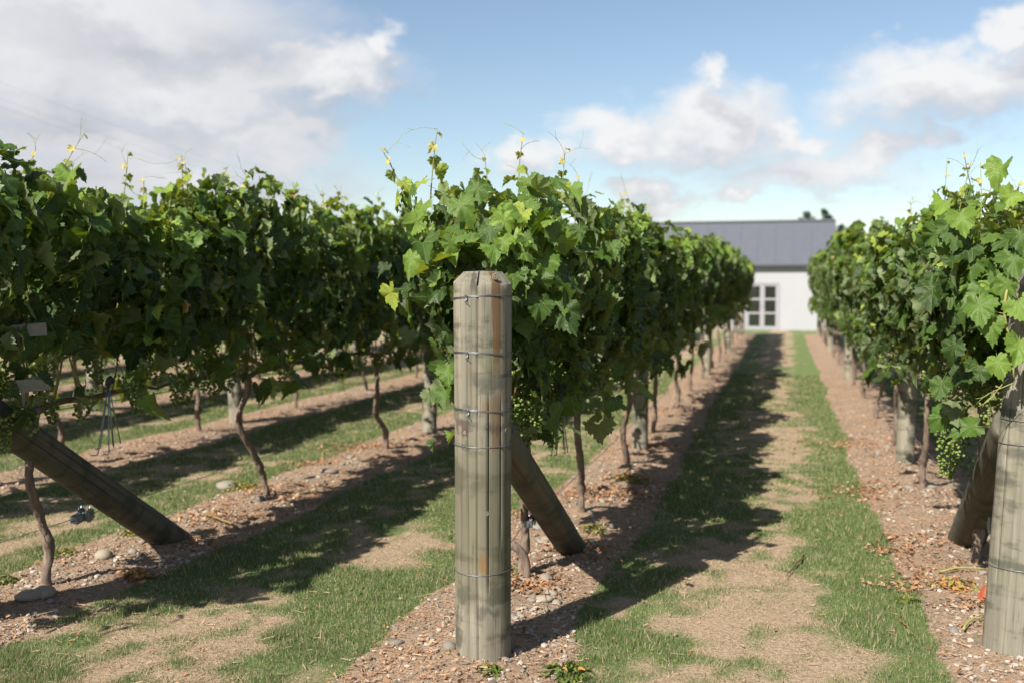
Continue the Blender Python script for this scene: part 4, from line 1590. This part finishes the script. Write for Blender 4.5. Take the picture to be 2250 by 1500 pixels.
def grass():
    rng = np.random.default_rng(77)
    x, y = sample_ground(rng, 1050000, 19.0)
    s = soil_mask(x, y)
    dr_ = dry_mask(x, y)
    keep = (s < 0.35 + 0.45 * rng.random(len(x))) & (rng.random(len(x)) < 0.92 - 0.25 * dr_)
    keep |= (rng.random(len(x)) < 0.035)
    x, y, s, dr_ = x[keep], y[keep], s[keep], dr_[keep]
    n = len(x)
    d = y * math.cos(YAW) - x * math.sin(YAW)
    tall = (0.45 + 0.7 * vnoise(x * 5, y * 5, 61) + 0.5 * vnoise(x * 14, y * 14, 63)) * np.where(rng.random(n) < 0.025, 2.0, 1.0)
    h = (0.021 - 0.008 * dr_) * (0.6 + 0.8 * rng.random(n)) * tall * (1 - 0.4 * s)
    h = h * (1 + 0.02 * d)
    w = np.maximum(0.0016, 0.00042 * d) * (0.7 + 0.6 * rng.random(n))
    a = rng.random(n) * 6.283
    lean = rng.random(n) * (0.7 + 1.2 * dr_) * h
    a2 = rng.random(n) * 6.283
    z = gz(x, y) - 0.003
    bx, by = np.cos(a) * w, np.sin(a) * w
    P0 = np.stack([x - bx, y - by, z], 1)
    P1 = np.stack([x + bx, y + by, z], 1)
    hh = h * (1 - 0.4 * dr_)
    P2 = np.stack([x + np.cos(a2) * lean, y + np.sin(a2) * lean, z + hh], 1)
    V = np.stack([P0, P1, P2], 1).reshape(-1, 3)
    F = np.arange(n * 3).reshape(-1, 3)
    isdry = rng.random(n) < smooth(dr_, 0.0, 1.0) * 0.66 + 0.20
    tint = np.where(isdry, 0.60 + 0.40 * rng.random(n), 0.05 + 0.42 * rng.random(n))
    link('grass', mesh('grass', V, F, M['grass'], attrs={'tint': np.repeat(tint, 3)}, smooth_=False), kind='stuff',
         label='short mown grass, green and straw coloured, in the lanes', cat='grass')


def scatter_quads(x, y, size, rng, lift=0.006, curl=0.5):
    n = len(x)
    z = gz(x, y) + lift * rng.random(n) + 0.003
    a = rng.random(n) * 6.283
    u = np.stack([np.cos(a), np.sin(a), 0.35 * rng.normal(size=n)], 1)
    v = np.stack([-np.sin(a), np.cos(a), 0.35 * rng.normal(size=n)], 1)
    p = np.stack([x, y, z], 1)
    s = size[:, None]
    up = np.array([0, 0, 1.0])
    c = (curl * (rng.random(n) - 0.2))[:, None] * s * up
    V = np.stack([p - u * s, p - v * s * 0.6 + c, p + u * s * 0.9, p + v * s * 0.6 + c, p + c * 0.1], 1).reshape(-1, 3)
    base = np.arange(n)[:, None] * 5
    F = np.concatenate([base + np.array([[0, 1, 4]]), base + np.array([[1, 2, 4]]), base + np.array([[2, 3, 4]]), base + np.array([[3, 0, 4]])])
    return V, F


def litter():
    rng = np.random.default_rng(88)
    x, y = sample_ground(rng, 170000, 20.0)
    s = soil_mask(x, y)
    cl = fbm(x * 2.3, y * 2.3, 111, 3)
    keep = (rng.random(len(x)) < (0.75 * s * smooth(cl, 0.42, 0.66) * (0.15 + 0.85 * smooth(y, 4.6, 5.6)) + 0.06 * s + 0.006))
    x, y = x[keep], y[keep]
    xs_, ys_, sz = [x], [y], [0.005 + 0.013 * rng.random(len(x)) ** 1.8]
    # heaps of orange dead leaves
    for (px, py, r_, n) in ((1165, 1305, 0.13, 260), (1340, 1095, 0.30, 380), (790, 985, 0.36, 300), (690, 1020, 0.20, 160), (1150, 1130, 0.2, 120), (2000, 1290, 0.22, 120),
                            (1960, 1215, 0.16, 90), (2130, 1345, 0.12, 80), (300, 1275, 0.1, 120), (470, 1150, 0.25, 200), (1390, 1060, 0.2, 160), (1290, 1222, 0.22, 110), (430, 1205, 0.25, 120), (1430, 985, 0.3, 200), (620, 1090, 0.4, 260),
                            (1470, 905, 0.5, 260), (1900, 1080, 0.4, 260), (1880, 980, 0.5, 260), (2050, 1200, 0.3, 160)):
        c = at_px(px, py)
        xs_.append(c[0] + rng.normal(size=n) * r_ * 0.62)
        ys_.append(c[1] + rng.normal(size=n) * r_ * 0.5)
        sz.append(0.008 + 0.016 * rng.random(n))
    x, y, sz = np.concatenate(xs_), np.concatenate(ys_), np.concatenate(sz)
    V, F = scatter_quads(x, y, sz, rng, 0.02, 0.9)
    tint = np.repeat(np.clip(rng.normal(0.62, 0.27, len(x)), 0, 1), 5)
    link('leaf_litter', mesh('leaf_litter', V, F, M['litter'], attrs={'tint': tint}, smooth_=False), kind='stuff',
         label='dry orange dead leaves and bits scattered over the soil strips', cat='leaf litter')


def gravel():
    rng = np.random.default_rng(66)
    x, y = sample_ground(rng, 90000, 15.0)
    s = soil_mask(x, y)
    cl = fbm(x * 1.8 + 5, y * 1.8, 121, 3)
    keep = (s > 0.55) & (rng.random(len(x)) < 0.25 + 0.75 * smooth(cl, 0.4, 0.62))
    x, y = x[keep], y[keep]
    n = len(x)
    sz = 0.003 + 0.013 * rng.random(n) ** 3
    V0, F0 = ICO
    sc = (sz[:, None] * rng.uniform(0.7, 1.3, (n, 3)))
    sc[:, 2] *= 0.7
    jit = 1 + 0.2 * rng.normal(size=(n, 12, 1))
    V = V0[None] * jit * sc[:, None, :] + np.stack([x, y, gz(x, y) + sz * 0.25], 1)[:, None, :]
    F = (F0[None] + (np.arange(n) * 12)[:, None, None]).reshape(-1, 3)
    link('gravel', mesh('gravel', V.reshape(-1, 3), F, M['gravel'], attrs={'tint': np.repeat(rng.random(n), 12)}, smooth_=False), kind='stuff',
         label='fine grey and tan gravel on the bare soil strips', cat='gravel')


def straw():
    rng = np.random.default_rng(55)
    x, y = sample_ground(rng, 42000, 12.0)
    s = soil_mask(x, y)
    keep = rng.random(len(x)) < 0.15 + 0.7 * s
    x, y = x[keep], y[keep]
    n = len(x)
    L = 0.006 + 0.030 * rng.random(n) ** 3
    a = rng.random(n) * 6.283
    z = gz(x, y) + 0.004 + 0.008 * rng.random(n)
    dx, dy = np.cos(a) * L, np.sin(a) * L
    wx, wy = -np.sin(a) * 0.0017, np.cos(a) * 0.0017
    V = np.stack([np.stack([x - dx - wx, y - dy - wy, z], 1), np.stack([x - dx + wx, y - dy + wy, z + 0.001], 1),
                  np.stack([x + dx + wx, y + dy + wy, z + 0.006 * rng.random(n)], 1), np.stack([x + dx - wx, y + dy - wy, z + 0.002], 1)], 1).reshape(-1, 3)
    link('straw', mesh('straw', V, np.arange(n * 4).reshape(-1, 4), M['litter'], attrs={'tint': np.repeat(np.clip(0.62 + 0.6 * rng.random(n), 0, 1), 4)}, smooth_=False),
         kind='stuff', label='thin dry straw and twig bits strewn over the ground', cat='straw')


grass()
litter()
gravel()
straw()


def weed(px, py, r_, h, n, seed, label, dry=0.2):
    rng = np.random.default_rng(seed)
    c = at_px(px, py)
    root = link('weed_clump', None, loc=(c[0], c[1], gzf(c[0], c[1])), label=label, cat='weed', group='weeds on the soil strips')
    g = Geo()
    V0, F0, _ = LOWS[0]
    g2 = Geo()
    for i in range(n):
        a = rng.random() * 6.283
        rr = r_ * rng.random() ** 0.6
        p = np.array([math.cos(a) * rr, math.sin(a) * rr, h * rng.random() * (1.1 - rr / r_)])
        nrm = np.array([math.cos(a) * 0.5, math.sin(a) * 0.5, 1]) + 0.5 * rng.normal(size=3)
        tip = np.array([math.cos(a), math.sin(a), 0.2]) + 0.5 * rng.normal(size=3)
        Rm = frames(nrm[None], tip[None])[0]
        s = rng.uniform(0.012, 0.026)
        g.add((V0 @ Rm.T) * s + p, F0, np.clip(rng.normal(0.3 + dry, 0.25), 0, 1))
        if i % 4 == 0:
            g2.tube([(p[0] * 0.2, p[1] * 0.2, -0.01), (p[0] * 0.7, p[1] * 0.7, p[2] * 0.6), p], 0.0016, 4, a=0.4)
    link('leaves', g.data('leaves', M['weed'], True, 'tint'), root, kind='stuff')
    link('stems', g2.data('stems', M['weed'], True, 'tint'), root, kind='stuff')


weed(1385, 1062, 0.16, 0.09, 150, 1, 'green and orange weed clump on the centre soil strip', 0.3)
weed(1245, 1482, 0.11, 0.05, 120, 2, 'small green weed at the bottom right of the front post', 0.0)
weed(1075, 1488, 0.05, 0.03, 40, 3, 'tiny green weed below the front post', 0.0)
weed(305, 1180, 0.10, 0.06, 90, 4, 'green weed beside the left brace foot', 0.15)
weed(300, 1276, 0.07, 0.05, 70, 5, 'orange brown weed tuft on the left soil strip', 0.55)
weed(10, 1290, 0.08, 0.05, 80, 6, 'green weed at the left frame edge', 0.1)
weed(150, 1225, 0.09, 0.04, 60, 7, 'sparse weed between stones on the left soil strip', 0.2)
weed(1300, 1175, 0.10, 0.05, 70, 8, 'yellow green weed beside the centre brace foot', 0.25)
weed(1995, 1325, 0.06, 0.05, 40, 9, 'small green weed on the right soil strip', 0.05)
weed(530, 1075, 0.16, 0.10, 110, 10, 'yellowing weed around a crooked left trunk foot', 0.35)
weed(2100, 1300, 0.13, 0.05, 90, 11, 'dry brown weed tangle left of the right end post', 0.6)
weed(1135, 1268, 0.08, 0.05, 60, 12, 'low green weed behind the front post by the cut stub', 0.15)


def twig(px, py, px2, py2, r_, label, a=0.2, seed=0):
    rng = np.random.default_rng(seed)
    p, q = at_px(px, py), at_px(px2, py2)
    n = 8
    pts = []
    for i in range(n):
        f = i / (n - 1)
        c = p * (1 - f) + q * f + np.array([rng.normal() * 0.006, rng.normal() * 0.006, 0])
        pts.append((c[0], c[1], gzf(c[0], c[1]) + 0.02 + 0.008 * math.sin(f * 3.1)))
    g = Geo()
    g.tube(pts, np.linspace(r_, r_ * 0.6, n), 6, a=a)
    link('twig', g.data('twig', M['cane'], True, 'tint'), label=label, cat='twig', group='fallen twigs')


twig(1765, 1230, 1727, 1278, 0.006, 'curved brown twig lying on the dry grass of the lane', 0.1, 1)
twig(2060, 1268, 2165, 1272, 0.006, 'greenish prunings twig lying left of the right post', 0.8, 2)
twig(2110, 1395, 2165, 1375, 0.006, 'green twig stub at the foot of the right post', 0.9, 3)
twig(450, 1150, 525, 1172, 0.012, 'orange brown stick lying on the left soil strip', 0.25, 4)
twig(1975, 1370, 2005, 1400, 0.004, 'thin dry stem on the grass edge at right', 0.3, 5)
twig(1180, 1255, 1215, 1245, 0.006, 'short dark stick on the soil below the centre brace', 0.0, 6)

# cut stub of an old vine right behind the front post
g = Geo()
sp = at_px(1157, 1288)
g.tube(spline([(0.0, 0.0, -0.05), (0, 0, 0.08), (-0.03, -0.02, 0.16), (-0.08, -0.04, 0.20)], 14), np.linspace(0.019, 0.026, 14), 10)
link('vine_stub', g.data('vine_stub', M['bark']), loc=(sp[0], sp[1], gzf(sp[0], sp[1])), label='short cut off vine stub right of the front post', cat='stub')

# ----------------------------------------------------------------- power lines far left
for k, (dz, dxx) in enumerate(((0.0, 0.0), (0.55, 0.5), (-0.7, 0.9))):
    def wp(r, d, h):
        return np.array([r * math.cos(YAW) - d * math.sin(YAW), d * math.cos(YAW) + r * math.sin(YAW), CAMH + h])
    A = wp(-27.5 + dxx, 36, 10.1 + dz)
    B = wp(-11.9 + dxx, 82, 5.6 + dz)
    f = np.linspace(0, 1, 25)
    p = A[None] * (1 - f)[:, None] + B[None] * f[:, None]
    p[:, 2] -= 0.5 * np.sin(f * np.pi)
    g = Geo()
    g.tube(p, 0.0032, 5)
    link('power_line', g.data('power_line', M['gutter']), label=f'{["middle", "upper", "lower"][k]} of three thin power lines in the left sky', cat='power line', group='power lines')
